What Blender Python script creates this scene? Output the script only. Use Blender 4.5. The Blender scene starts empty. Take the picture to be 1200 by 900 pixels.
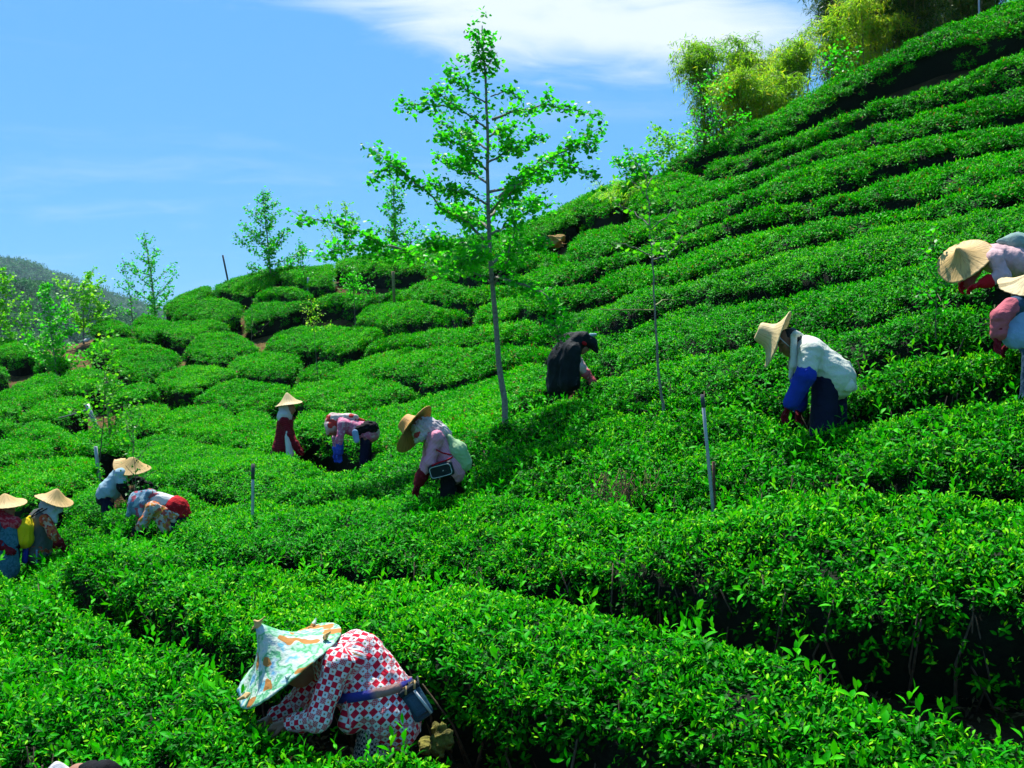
import bpy, bmesh, math, random
import numpy as np
from mathutils import Vector, Matrix

sc = bpy.context.scene
COL = sc.collection
rng = np.random.default_rng(7)
random.seed(7)

# ------------------------------------------------------------------ camera
F = 1287.0                      # focal length in pixels of the 1200 px wide picture
PITCH = -math.atan(20.0 / F)
cam = bpy.data.cameras.new("camera")
cam_ob = bpy.data.objects.new("camera", cam); COL.objects.link(cam_ob)
cam.sensor_width = 36.0
cam.lens = 36.0 * F / 1200.0
cam.clip_start = 0.1; cam.clip_end = 20000.0
cam_ob.location = (0, 0, 0)
cam_ob.rotation_euler = (math.pi / 2 + PITCH, 0, 0)
sc.camera = cam_ob

# ------------------------------------------------------------------ light, sky, exposure
SUN_DIR = Vector((-0.16, 0.42, 1.0)).normalized()       # towards the sun
SUN_EL = math.asin(SUN_DIR.z)
SUN_AZ = math.atan2(SUN_DIR.x, SUN_DIR.y)
sun = bpy.data.lights.new("sun", 'SUN')
sun.energy = 5.0; sun.angle = math.radians(0.53); sun.color = (1.0, 0.965, 0.90)
sun_ob = bpy.data.objects.new("sun", sun); COL.objects.link(sun_ob)
sun_ob.rotation_euler = (-SUN_DIR).to_track_quat('-Z', 'Y').to_euler()
sun_ob.location = (0, 0, 60)

world = bpy.data.worlds.new("World"); sc.world = world; world.use_nodes = True
SKY_STRENGTH = 0.05
def build_world():
    nt = world.node_tree; N = nt.nodes; L = nt.links
    for n in list(N): N.remove(n)
    out = N.new('ShaderNodeOutputWorld'); bg = N.new('ShaderNodeBackground')
    bg.inputs['Strength'].default_value = SKY_STRENGTH
    L.new(bg.outputs[0], out.inputs[0])
    sky = N.new('ShaderNodeTexSky'); sky.sky_type = 'NISHITA'; sky.sun_disc = False
    sky.sun_elevation = SUN_EL; sky.sun_rotation = SUN_AZ
    sky.altitude = 1200; sky.air_density = 1.0; sky.dust_density = 0.6; sky.ozone_density = 1.0
    tint = N.new('ShaderNodeMix'); tint.data_type = 'RGBA'; tint.blend_type = 'MULTIPLY'
    tint.inputs[0].default_value = 1.0
    L.new(sky.outputs[0], tint.inputs[6]); tint.inputs[7].default_value = (0.46, 0.86, 1.12, 1)
    soft = N.new('ShaderNodeMix'); soft.data_type = 'RGBA'; soft.inputs[0].default_value = 0.62
    L.new(tint.outputs[2], soft.inputs[6]); soft.inputs[7].default_value = SKY_MEAN
    # clouds: streaky high cloud by direction
    tc = N.new('ShaderNodeTexCoord')
    sep = N.new('ShaderNodeSeparateXYZ'); L.new(tc.outputs['Generated'], sep.inputs[0])
    def math_(op, a, b=None, c=None):
        m = N.new('ShaderNodeMath'); m.operation = op
        for i, v in enumerate((a, b, c)):
            if v is None: continue
            if isinstance(v, (int, float)): m.inputs[i].default_value = v
            else: L.new(v, m.inputs[i])
        return m.outputs[0]
    # project direction on a cloud sheet
    zc = math_('MAXIMUM', sep.outputs[2], 0.03)
    zc2 = math_('ADD', zc, 0.12)
    u = math_('DIVIDE', sep.outputs[0], zc2); v = math_('DIVIDE', sep.outputs[1], zc2)
    cmb = N.new('ShaderNodeCombineXYZ'); L.new(u, cmb.inputs[0]); L.new(v, cmb.inputs[1])
    wn = N.new('ShaderNodeTexNoise'); wn.inputs['Scale'].default_value = 1.3; wn.inputs['Detail'].default_value = 3
    L.new(cmb.outputs[0], wn.inputs['Vector'])
    mp = N.new('ShaderNodeMapping'); mp.inputs['Rotation'].default_value = (0, 0, math.radians(14))
    mp.inputs['Scale'].default_value = (0.9, 1.9, 1)
    L.new(cmb.outputs[0], mp.inputs[0])
    wmix = N.new('ShaderNodeMix'); wmix.data_type = 'RGBA'; wmix.blend_type = 'LINEAR_LIGHT'; wmix.inputs[0].default_value = 0.55
    L.new(mp.outputs[0], wmix.inputs[6]); L.new(wn.outputs['Color'], wmix.inputs[7])
    cn = N.new('ShaderNodeTexNoise'); cn.inputs['Scale'].default_value = 1.1; cn.inputs['Detail'].default_value = 9; cn.inputs['Roughness'].default_value = 0.56
    L.new(wmix.outputs[2], cn.inputs['Vector'])
    # the bank of cloud: an ellipse on the sheet, ragged by the noise
    e1 = math_('DIVIDE', math_('SUBTRACT', u, CLOUD[0]), CLOUD[2])
    e2 = math_('DIVIDE', math_('SUBTRACT', v, math_('ADD', math_('MULTIPLY', u, CLOUD[4]), CLOUD[1])), CLOUD[3])
    d = math_('SQRT', math_('ADD', math_('MULTIPLY', e1, e1), math_('MULTIPLY', e2, e2)))
    bank = math_('SUBTRACT', 1.0, d)
    nz = math_('SUBTRACT', cn.outputs['Fac'], 0.5)
    dens = math_('ADD', math_('MULTIPLY', bank, 1.7), math_('MULTIPLY', nz, 3.6))
    mr = N.new('ShaderNodeMapRange'); mr.interpolation_type = 'SMOOTHSTEP'
    mr.inputs[1].default_value = -0.10; mr.inputs[2].default_value = 0.85
    L.new(dens, mr.inputs[0])
    # thin veil elsewhere
    mr2 = N.new('ShaderNodeMapRange'); mr2.interpolation_type = 'SMOOTHSTEP'
    mr2.inputs[1].default_value = 0.50; mr2.inputs[2].default_value = 0.86; mr2.inputs[4].default_value = 0.30
    L.new(cn.outputs['Fac'], mr2.inputs[0])
    cl = math_('MAXIMUM', mr.outputs[0], mr2.outputs[0])
    cmix = N.new('ShaderNodeMix'); cmix.data_type = 'RGBA'
    L.new(math_('MULTIPLY', cl, 0.93), cmix.inputs[0]); L.new(soft.outputs[2], cmix.inputs[6])
    cmix.inputs[7].default_value = CLOUD_COL
    L.new(cmix.outputs[2], bg.inputs[0])
CLOUD = (0.02, 2.06, 0.70, 0.53, 0.18)
CLOUD_COL = (9.0, 10.0, 10.7, 1)
SKY_MEAN = (1.85, 5.75, 11.3, 1)
build_world()
sc.view_settings.view_transform = 'Standard'; sc.view_settings.look = 'None'
sc.view_settings.gamma = 1.0; sc.view_settings.exposure = 1.06
sc.cycles.max_bounces = 6; sc.cycles.diffuse_bounces = 2; sc.cycles.glossy_bounces = 2
sc.cycles.transmission_bounces = 4; sc.cycles.transparent_max_bounces = 4
sc.cycles.use_denoising = True

# ------------------------------------------------------------------ picking points of the place through the camera
CP, SP = math.cos(PITCH), math.sin(PITCH)
def ray(px, py):
    x = (px - 600.0) / F; z = (450.0 - py) / F
    return np.array([x, CP - z * SP, SP + z * CP])
def P(px, py, d):
    r = ray(px, py)
    return r * (d / r[1])
def V(px, py, d): return Vector(P(px, py, d))

# ------------------------------------------------------------------ the canopy surface of the tea slope (thin plate spline)
CTRL = [
 (100,880,5.0),(350,850,5.15),(0,665,9.2),(110,740,7.4),(250,770,6.4),(500,890,4.9),(-60,760,6.6),
 (30,640,14.0),(100,610,14.0),(300,650,9.2),(185,630,12.4),(300,760,6.3),(600,830,5.0),(600,675,7.3),(800,700,6.1),
 (1000,762,4.95),(1100,880,4.2),(1190,830,4.3),(850,890,4.5),(250,940,4.5),
 (600,578,9.7),(600,652,7.9),(1100,556,6.9),(1100,685,5.5),(860,575,8.0),(860,660,6.6),(300,582,12.3),(300,632,10.0),(480,650,8.9),
 (1230,700,5.2),
 (300,520,18),(330,530,17),(290,577,13.2),(480,575,11.4),(180,550,15.2),(150,600,14.0),(215,565,13.9),(215,618,12.4),
 (50,530,20),(50,573,17),(110,505,22),(65,465,27),(65,485,24.5),(30,450,30),(0,400,37),(-40,440,33),(-40,540,20),(-40,580,17),
 (170,400,34),(170,440,30),(220,370,39),(256,385,36),(256,418,32),(320,410,31),(320,438,28),(390,376,33),(390,410,29),
 (330,345,38),(470,345,33),(500,381,28),(500,403,25.3),(500,440,22),(420,438,24),(420,470,21),(420,480,20.4),(440,508,17.6),
 (250,470,26),(250,500,23),(600,428,18.5),(600,490,13.1),(670,452,14.6),(560,530,12.4),
 (600,560,10.7),(700,575,9.4),(840,572,8.3),(1000,545,7.5),(1180,545,7.1),(800,470,10.9),(950,492,9.1),(1100,455,8.8),(1220,440,8.5),
 (800,456,11.4),(1005,420,10.0),(1165,398,9.1),(728,430,13.7),(860,397,12.4),(1030,362,10.9),(1150,340,10.0),(765,408,13.6),(1000,361,11.3),
 (739,377,15.6),(827,343,15.2),(960,328,13.2),(1090,300,12.0),(1220,290,11.2),(700,372,16.5),(893,329,14.4),(1029,312,12.7),
 (757,329,18.2),(900,290,16.2),(1060,250,14.6),(1220,225,13.6),(640,326,22.3),(747,298,20.2),(861,260,18.3),(992,238,16.8),(1101,216,15.7),(1220,192,14.8),
 (816,260,19.6),(1029,195,18.1),(1220,160,16.8),(811,232,21.7),(941,184,20.4),(1051,153,19.3),(1220,128,18.1),
 (843,201,23.2),(968,152,22.0),(1088,120,20.8),(1220,83,19.3),
 (540,326,29),(655,290,25.5),
]
# crest of the slope: picture point and distance; the ground falls away behind it
CREST = [(60,395,46),(120,375,46),(200,349,44),(248,330,43.5),(330,308,43),(420,297,40),(500,284,37),(560,270,34.5),(620,256,31.5),
         (667,231,29.5),(704,215,28.3),(768,188,26.8),(861,143,25.4),(968,88,24.6),(1067,40,23.6),(1168,0,22.8),(1260,-36,22.2)]
def tps_fit():
    pts = [P(*c) for c in CTRL]
    for px, py, d in CREST:
        p = P(px, py, d); pts.append(p)
        r = ray(px, py); r = r / r[1]
        drop = 0.45 if px > 780 else 0.75
        q = r * (d + 4.0); q[2] -= drop; pts.append(q)
        q = r * (d + 12.0); q[2] -= 2.8 if px > 780 else 5.5; pts.append(q)
    pts += [np.array(q) for q in [(-3,2,-1.85),(3,2,-1.5),(0,-2,-1.9),(6,-1,-1.2),(-6,0,-2.6),(-14,6,-3.8),(-16,14,-3.6),(9,4,-0.2),(14,10,2.6),(18,16,6.0),(20,24,9.0)]]
    pts = np.array(pts); n = len(pts)
    X = pts[:, :2]
    def U(r2): return np.where(r2 > 0, 0.5 * r2 * np.log(np.maximum(r2, 1e-12)), 0)
    K = U(((X[:, None] - X[None]) ** 2).sum(-1)) + np.eye(n) * 0.3
    Q = np.hstack([np.ones((n, 1)), X])
    A = np.block([[K, Q], [Q.T, np.zeros((3, 3))]])
    w = np.linalg.solve(A, np.concatenate([pts[:, 2], np.zeros(3)]))
    return X, w
TX, TW = tps_fit()
def zc_exact(x, y):
    x = np.atleast_1d(np.asarray(x, float)); y = np.atleast_1d(np.asarray(y, float)); o = np.empty(x.size)
    xf, yf = x.ravel(), y.ravel()
    for i in range(0, x.size, 20000):
        a = xf[i:i+20000]; b = yf[i:i+20000]
        r2 = (a[:, None] - TX[None, :, 0]) ** 2 + (b[:, None] - TX[None, :, 1]) ** 2
        o[i:i+20000] = (np.where(r2 > 0, 0.5 * r2 * np.log(np.maximum(r2, 1e-12)), 0)) @ TW[:-3] + TW[-3] + TW[-2] * a + TW[-1] * b
    return o.reshape(x.shape)
GX0, GX1, GY0, GY1, GS = -34.0, 26.0, -4.0, 64.0, 0.2
_gx = np.arange(GX0, GX1 + GS, GS); _gy = np.arange(GY0, GY1 + GS, GS)
_GZ = zc_exact(*np.meshgrid(_gx, _gy, indexing='ij'))
def zc(x, y):
    """height of the clipped tops of the hedges"""
    x = np.asarray(x, float); y = np.asarray(y, float)
    u = np.clip((x - GX0) / GS, 0, len(_gx) - 1.001); v = np.clip((y - GY0) / GS, 0, len(_gy) - 1.001)
    i = u.astype(int); j = v.astype(int); a = u - i; b = v - j
    return (_GZ[i, j] * (1-a) * (1-b) + _GZ[i+1, j] * a * (1-b) + _GZ[i, j+1] * (1-a) * b + _GZ[i+1, j+1] * a * b)
HEDGE_H = 0.85
def ground_z(x, y): return zc(x, y) - HEDGE_H
_ys = np.concatenate([np.arange(2.5, 30, 0.05), np.arange(30, 62, 0.1)])
def hit(px, py, near=None, far=None):
    """first point where the view through a picture point meets the canopy surface"""
    r = ray(px, py); r = r / r[1]
    ys = _ys
    if near is not None: ys = ys[(ys >= near) & (ys <= far)]
    f = r[2] * ys - zc(r[0] * ys, ys)
    k = np.nonzero(f <= 0)[0]
    if len(k) == 0:
        i = int(np.argmin(f)); return r * ys[i]
    i = k[0]
    if i == 0: return r * ys[0]
    t = f[i-1] / (f[i-1] - f[i])
    return r * (ys[i-1] + t * (ys[i] - ys[i-1]))

# ------------------------------------------------------------------ small helpers
def tag(o, label=None, cat=None, group=None, kind=None):
    if label: o['label'] = label
    if cat: o['category'] = cat
    if group: o['group'] = group
    if kind: o['kind'] = kind
    return o
def link(name, me, parent=None, mat=None, smooth=True):
    o = bpy.data.objects.new(name, me); COL.objects.link(o)
    if parent is not None: o.parent = parent; o.matrix_parent_inverse = Matrix.Translation(-Vector(parent.location))
    if mat is not None and me is not None:
        me.materials.clear()
        for m in (mat if isinstance(mat, (list, tuple)) else [mat]): me.materials.append(m)
    if smooth and me is not None and len(me.polygons): me.polygons.foreach_set('use_smooth', [True] * len(me.polygons))
    return o
def empty(name, loc):
    o = bpy.data.objects.new(name, None); o.location = loc; o.empty_display_size = 0.2; COL.objects.link(o); return o
def mesh_np(name, v, quads=None, tris=None, attrs=None, uv=None):
    """mesh from numpy arrays"""
    me = bpy.data.meshes.new(name)
    v = np.asarray(v, np.float32)
    nq = 0 if quads is None else len(quads); ntri = 0 if tris is None else len(tris)
    me.vertices.add(len(v)); me.vertices.foreach_set('co', v.ravel())
    idx = []
    if nq: idx.append(np.asarray(quads, np.int32).ravel())
    if ntri: idx.append(np.asarray(tris, np.int32).ravel())
    idx = np.concatenate(idx) if idx else np.zeros(0, np.int32)
    me.loops.add(len(idx)); me.loops.foreach_set('vertex_index', idx)
    me.polygons.add(nq + ntri)
    st = np.concatenate([np.arange(nq) * 4, nq * 4 + np.arange(ntri) * 3]).astype(np.int32)
    me.polygons.foreach_set('loop_start', st)
    if uv is not None:
        l = me.uv_layers.new(name='UVMap'); l.data.foreach_set('uv', np.asarray(uv, np.float32)[idx].ravel())
    for k, (typ, arr) in (attrs or {}).items():
        a = me.attributes.new(k, typ, 'POINT')
        a.data.foreach_set('vector' if typ == 'FLOAT_VECTOR' else 'value', np.asarray(arr, np.int32 if typ == 'INT' else np.float32).ravel())
    me.update(calc_edges=True); me.validate()
    return me
def smooth_rand(x, seed, n=6, scale=1.0):
    """cheap smooth 1-D noise"""
    r = np.random.default_rng(seed); x = np.asarray(x, float); o = np.zeros_like(x)
    for k in range(n): o += np.sin(x * scale * (0.6 + 0.8 * k) + r.uniform(0, 6.28)) / (1 + 0.5 * k)
    return o / 2.2
def noise2(x, y, seed, scale):
    r = np.random.default_rng(seed); o = 0
    for k in range(8):
        a = r.uniform(0, 6.28); f = scale * r.uniform(0.5, 1.7)
        o = o + np.sin((x * math.cos(a) + y * math.sin(a)) * f + r.uniform(0, 6.28))
    return o / 3.4

# ------------------------------------------------------------------ materials
def nodes_of(name):
    m = bpy.data.materials.new(name); m.use_nodes = True
    nt = m.node_tree; return m, nt, nt.nodes['Principled BSDF'], nt.nodes['Material Output']
def noise_node(nt, scale, detail=3, rough=0.55, coord='Object'):
    tc = nt.nodes.new('ShaderNodeTexCoord'); n = nt.nodes.new('ShaderNodeTexNoise')
    n.inputs['Scale'].default_value = scale; n.inputs['Detail'].default_value = detail; n.inputs['Roughness'].default_value = rough
    nt.links.new(tc.outputs[coord], n.inputs['Vector']); return n
def ramp_node(nt, src, stops, interp='LINEAR'):
    r = nt.nodes.new('ShaderNodeValToRGB'); r.color_ramp.interpolation = interp
    e = r.color_ramp.elements
    while len(e) < len(stops): e.new(0.5)
    for i, (p, c) in enumerate(stops):
        e[i].position = p; e[i].color = tuple(c) + (1,) if len(c) == 3 else c
    nt.links.new(src, r.inputs[0]); return r
def bump_node(nt, b, src, strength=0.3, dist=0.01):
    bp = nt.nodes.new('ShaderNodeBump'); bp.inputs['Strength'].default_value = strength; bp.inputs['Distance'].default_value = dist
    nt.links.new(src, bp.inputs['Height']); nt.links.new(bp.outputs[0], b.inputs['Normal']); return bp
def simple(name, col, rough=0.8, var=0.25, scale=18, bump=0.25, bdist=0.004, spec=0.25, bscale=None, metallic=0):
    """one colour with a soft variation and some relief"""
    m, nt, b, out = nodes_of(name)
    n = noise_node(nt, scale, 4)
    lo = [c * (1 - var) for c in col]; hi = [min(1, c * (1 + var)) for c in col]
    r = ramp_node(nt, n.outputs['Fac'], [(0.3, lo), (0.7, hi)])
    nt.links.new(r.outputs[0], b.inputs['Base Color'])
    b.inputs['Roughness'].default_value = rough; b.inputs['Specular IOR Level'].default_value = spec; b.inputs['Metallic'].default_value = metallic
    if bump:
        n2 = noise_node(nt, bscale or scale * 5, 4); bump_node(nt, b, n2.outputs['Fac'], bump, bdist)
    return m
def leaf_material(name, stops, trans=0.24, trans_mul=(1.2, 1.6, 0.6), rough=0.48, spec=0.05, attr='age', noise_w=0.35, dead=None):
    """thin leaves: gloss above, light through them"""
    m, nt, b, out = nodes_of(name); N = nt.nodes; L = nt.links
    at = N.new('ShaderNodeAttribute'); at.attribute_name = attr
    oi = N.new('ShaderNodeObjectInfo')
    geo = N.new('ShaderNodeNewGeometry')
    wn = N.new('ShaderNodeTexNoise'); wn.inputs['Scale'].default_value = 0.45; wn.inputs['Detail'].default_value = 3
    L.new(geo.outputs['Position'], wn.inputs['Vector'])
    def ma(op, a, c):
        k = N.new('ShaderNodeMath'); k.operation = op
        for i, v in enumerate((a, c)):
            if isinstance(v, (int, float)): k.inputs[i].default_value = v
            else: L.new(v, k.inputs[i])
        return k.outputs[0]
    s = ma('ADD', at.outputs['Fac'], ma('MULTIPLY', ma('SUBTRACT', oi.outputs['Random'], 0.5), 0.22))
    s = ma('ADD', s, ma('MULTIPLY', ma('SUBTRACT', geo.outputs['Random Per Island'], 0.5), 0.30))
    s = ma('ADD', s, ma('MULTIPLY', ma('SUBTRACT', wn.outputs['Fac'], 0.5), noise_w))
    r = ramp_node(nt, s, stops)
    if dead:                # a few browned leaves
        gt = ma('GREATER_THAN', geo.outputs['Random Per Island'], dead)
        dm = N.new('ShaderNodeMix'); dm.data_type = 'RGBA'; L.new(gt, dm.inputs[0]); L.new(r.outputs[0], dm.inputs[6]); dm.inputs[7].default_value = (0.17, 0.085, 0.02, 1)
        r = N.new('NodeReroute'); L.new(dm.outputs[2], r.inputs[0])
    L.new(r.outputs[0], b.inputs['Base Color'])
    b.inputs['Roughness'].default_value = rough; b.inputs['Specular IOR Level'].default_value = spec
    tr = N.new('ShaderNodeBsdfTranslucent')
    mu = N.new('ShaderNodeMix'); mu.data_type = 'RGBA'; mu.blend_type = 'MULTIPLY'; mu.inputs[0].default_value = 1
    L.new(r.outputs[0], mu.inputs[6]); mu.inputs[7].default_value = trans_mul + (1,)
    L.new(mu.outputs[2], tr.inputs[0])
    mx = N.new('ShaderNodeMixShader'); mx.inputs[0].default_value = trans
    L.new(b.outputs[0], mx.inputs[1]); L.new(tr.outputs[0], mx.inputs[2]); L.new(mx.outputs[0], out.inputs['Surface'])
    return m
M = {}
M['tea'] = leaf_material('tea_leaf', [(0.0, (0.0008, 0.035, 0.0003)), (0.30, (0.002, 0.115, 0.0005)), (0.56, (0.009, 0.29, 0.0008)), (0.80, (0.05, 0.43, 0.002)), (1.0, (0.25, 0.60, 0.008))], noise_w=0.45, dead=0.985)
M['core'] = simple('hedge_core_shade', (0.005, 0.010, 0.003), 0.95, 0.5, 30, 0.6, 0.02)  # near black: the shade inside the hedge is put into the colour
M['stem'] = simple('tea_stem', (0.10, 0.075, 0.045), 0.9, 0.4, 30, 0.4)
M['twig'] = simple('bare_twig', (0.16, 0.10, 0.055), 0.9, 0.35, 30)
def soil_material():
    m, nt, b, out = nodes_of('soil')
    n = noise_node(nt, 1.3, 8, 0.65); n2 = noise_node(nt, 9, 6, 0.6)
    mx = nt.nodes.new('ShaderNodeMath'); mx.operation = 'MULTIPLY_ADD'; mx.inputs[1].default_value = 0.6
    nt.links.new(n.outputs['Fac'], mx.inputs[0])
    k = nt.nodes.new('ShaderNodeMath'); k.operation = 'MULTIPLY'; k.inputs[1].default_value = 0.4
    nt.links.new(n2.outputs['Fac'], k.inputs[0]); nt.links.new(k.outputs[0], mx.inputs[2])
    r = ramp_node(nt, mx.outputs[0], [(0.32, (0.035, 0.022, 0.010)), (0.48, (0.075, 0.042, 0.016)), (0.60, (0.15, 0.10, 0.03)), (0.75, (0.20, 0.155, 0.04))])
    gap_shade = ramp_node(nt, mx.outputs[0], [(0.35, (0.022, 0.014, 0.007)), (0.55, (0.06, 0.035, 0.014)), (0.7, (0.11, 0.065, 0.026))])  # darker soil with the shade of the hedge gaps put into its colour
    at = nt.nodes.new('ShaderNodeAttribute'); at.attribute_name = 'dry_unshaded'
    mz = nt.nodes.new('ShaderNodeMix'); mz.data_type = 'RGBA'; nt.links.new(at.outputs['Fac'], mz.inputs[0]); nt.links.new(gap_shade.outputs[0], mz.inputs[6]); nt.links.new(r.outputs[0], mz.inputs[7])
    nt.links.new(mz.outputs[2], b.inputs['Base Color']); b.inputs['Roughness'].default_value = 0.95; b.inputs['Specular IOR Level'].default_value = 0.1
    n3 = noise_node(nt, 25, 6, 0.7); bump_node(nt, b, n3.outputs['Fac'], 0.8, 0.05)
    return m
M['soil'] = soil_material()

# ------------------------------------------------------------------ ground: one sheet to the horizon
def build_ground():
    xs = np.concatenate([[-9000, -4000, -1500, -600, -250, -120, -70, -50, -40], np.arange(-34, 26.01, 0.4), [32, 45, 70, 130, 300, 700, 2000, 6000, 9000]])
    ys = np.concatenate([[-3000, -800, -200, -60, -20, -8], np.arange(-4, 64.01, 0.4), [70, 80, 100, 140, 220, 400, 800, 1800, 4000, 9000]])
    X, Y = np.meshgrid(xs, ys, indexing='ij')
    cx = np.clip(X, GX0, GX1); cy = np.clip(Y, GY0, GY1)
    Z = ground_z(cx, cy)
    d = np.sqrt((X - cx) ** 2 + (Y - cy) ** 2)
    t = np.clip(d / 90, 0, 1); t = t * t * (3 - 2 * t)
    # valley beyond the crest; to the right the slope simply goes on
    Z = Z * (1 - t) + (-22.0) * t
    Z += noise2(X, Y, 3, 3.0) * 0.03 * (d < 1) + noise2(X, Y, 4, 9.0) * 0.012 * (d < 1)
    n, m = X.shape
    v = np.stack([X, Y, Z], -1).reshape(-1, 3)
    I = np.arange(n * m).reshape(n, m)
    q = np.stack([I[:-1, :-1], I[1:, :-1], I[1:, 1:], I[:-1, 1:]], -1).reshape(-1, 4)
    dry_unshaded = np.clip((-X - 4) / 4, 0, 1) * np.clip((Y - 17) / 5, 0, 1) + np.clip(1 - np.hypot(X - 1.1, Y - 26) / 2.5, 0, 1)  # tan dry soil here; elsewhere the soil colour carries painted shade
    o = link('ground', mesh_np('ground', v, q, attrs={'dry_unshaded': ('FLOAT', np.clip(dry_unshaded, 0, 1).ravel())}), mat=M['soil'])
    tag(o, 'brown soil of the tea slope showing between the hedges', kind='structure')
build_ground()
def tube(pts, rad, n=6, cap_ends=True):
    """vertices and quads of a tube along PTS"""
    pts = np.asarray(pts, float); k = len(pts); rad = np.broadcast_to(np.asarray(rad, float), (k,))
    tg = np.gradient(pts, axis=0); tg /= np.maximum(np.linalg.norm(tg, axis=1, keepdims=True), 1e-9)
    ref = np.array([0.31, 0.92, 0.12]); vs = []
    for i in range(k):
        u = np.cross(tg[i], ref)
        if np.linalg.norm(u) < 1e-3: u = np.cross(tg[i], [1, 0, 0])
        u /= np.linalg.norm(u); w = np.cross(tg[i], u)
        a = np.arange(n) * 2 * math.pi / n
        vs.append(pts[i] + rad[i] * (np.cos(a)[:, None] * u + np.sin(a)[:, None] * w))
    v = np.concatenate(vs); q = []
    for i in range(k - 1):
        for j in range(n):
            q.append((i*n+j, i*n+(j+1) % n, (i+1)*n+(j+1) % n, (i+1)*n+j))
    v = np.concatenate([v, pts[:1], pts[-1:]]); t = []
    if cap_ends:
        for j in range(n):
            t.append((k*n, (j+1) % n, j)); t.append((k*n+1, (k-1)*n+j, (k-1)*n+(j+1) % n))
    return v, np.array(q), np.array(t).reshape(-1, 3)
def tubes_mesh(name, specs, n=6):
    vs, qs, ts, off = [], [], [], 0
    for pts, rad in specs:
        v, q, t = tube(pts, rad, n); vs.append(v); qs.append(q + off); ts.append(t + off); off += len(v)
    return mesh_np(name, np.concatenate(vs), np.concatenate(qs), np.concatenate(ts))

# ------------------------------------------------------------------ tea shoots that make up the hedges
def leaf_grid(L, W, fold, curl, nseg):
    """one tea leaf along +X from the origin, folded at the midrib and curling down"""
    prof = {1: [0, 1.0, 0], 2: [0.12, 1.0, 0.0], 3: [0.10, 0.85, 0.9, 0.0], 4: [0.08, 0.7, 1.0, 0.72, 0.0]}[nseg]
    k = len(prof); v = []; tri = []; quad = []
    for i in range(k):
        t = i / (k - 1); x = L * t * (1 - 0.12 * abs(curl) * t); z = -curl * L * t * t
        w = W * 0.5 * prof[i]
        v += [(x, -w, z + fold * w), (x, 0, z), (x, w, z + fold * w)]
    for i in range(k - 1):
        a = 3 * i
        quad += [(a, a + 3, a + 4, a + 1), (a + 1, a + 4, a + 5, a + 2)]
    return np.array(v), np.array(quad)
def shoot_mesh(name, seed, n_leaf, spread, height, llen, nseg, base_age=0.40):
    """a shoot (or a patch of shoots) of tea leaves"""
    r = np.random.default_rng(seed); vs = []; qs = []; ag = []; off = 0
    for i in range(n_leaf):
        young = r.random()
        L = llen * r.uniform(0.75, 1.25); el = math.radians(r.uniform(-15, 45))
        age = base_age + r.uniform(-0.26, 0.22)
        pos = np.array([r.uniform(-spread, spread), r.uniform(-spread, spread), r.uniform(-height, height * 0.25)])
        if young > 0.80:
            L *= 0.75; el = math.radians(r.uniform(35, 80)); age = r.uniform(0.62, 0.97); pos[2] = r.uniform(0.0, height * 0.6)
        v, q = leaf_grid(L, L * r.uniform(0.34, 0.46), r.uniform(0.15, 0.5), r.uniform(0.0, 0.35), nseg)
        ro = r.uniform(-0.5, 0.5); az = r.uniform(0, 6.283)
        Rm = np.array(Matrix.Rotation(az, 3, 'Z') @ Matrix.Rotation(-el, 3, 'Y') @ Matrix.Rotation(ro, 3, 'X'))
        v = v @ Rm.T + pos
        vs.append(v); qs.append(q + off); off += len(v); ag.append(np.full(len(v), age))
    me = mesh_np(name, np.concatenate(vs), np.concatenate(qs), attrs={'age': ('FLOAT', np.concatenate(ag))})
    me.materials.append(M['tea'])
    return me
def shoot_tall(name, seed):
    """a long soft shoot that stands above the clipped top"""
    r = np.random.default_rng(seed); vs = []; qs = []; ag = []; off = 0; H = 0.16
    for i in range(7):
        h = H * (i + 1) / 7; L = 0.066 * (1.0 - 0.35 * abs(i - 3) / 4) * r.uniform(0.85, 1.15)
        v, q = leaf_grid(L, L * 0.40, 0.3, 0.3 if i < 5 else 0.0, 4)
        el = math.radians(15 + 9 * i + r.uniform(-8, 8)); az = i * 2.4 + r.uniform(-.4, .4)
        Rm = np.array(Matrix.Rotation(az, 3, 'Z') @ Matrix.Rotation(-el, 3, 'Y'))
        v = v @ Rm.T + np.array([0.01 * i * math.cos(seed), 0.01 * i * math.sin(seed), h])
        vs.append(v); qs.append(q + off); off += len(v); ag.append(np.full(len(v), 0.35 + 0.07 * i))
    st = np.array([(-.002, 0, -.05), (.002, 0, -.05), (.06 * math.cos(seed) + .001, .06 * math.sin(seed), H), (.06 * math.cos(seed), .06 * math.sin(seed), H)])
    vs.append(st); qs.append(np.array([[0, 1, 2, 3]]) + off); ag.append(np.full(4, 0.5))
    me = mesh_np(name, np.concatenate(vs), np.concatenate(qs), attrs={'age': ('FLOAT', np.concatenate(ag))})
    me.materials.append(M['tea']); return me

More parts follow.
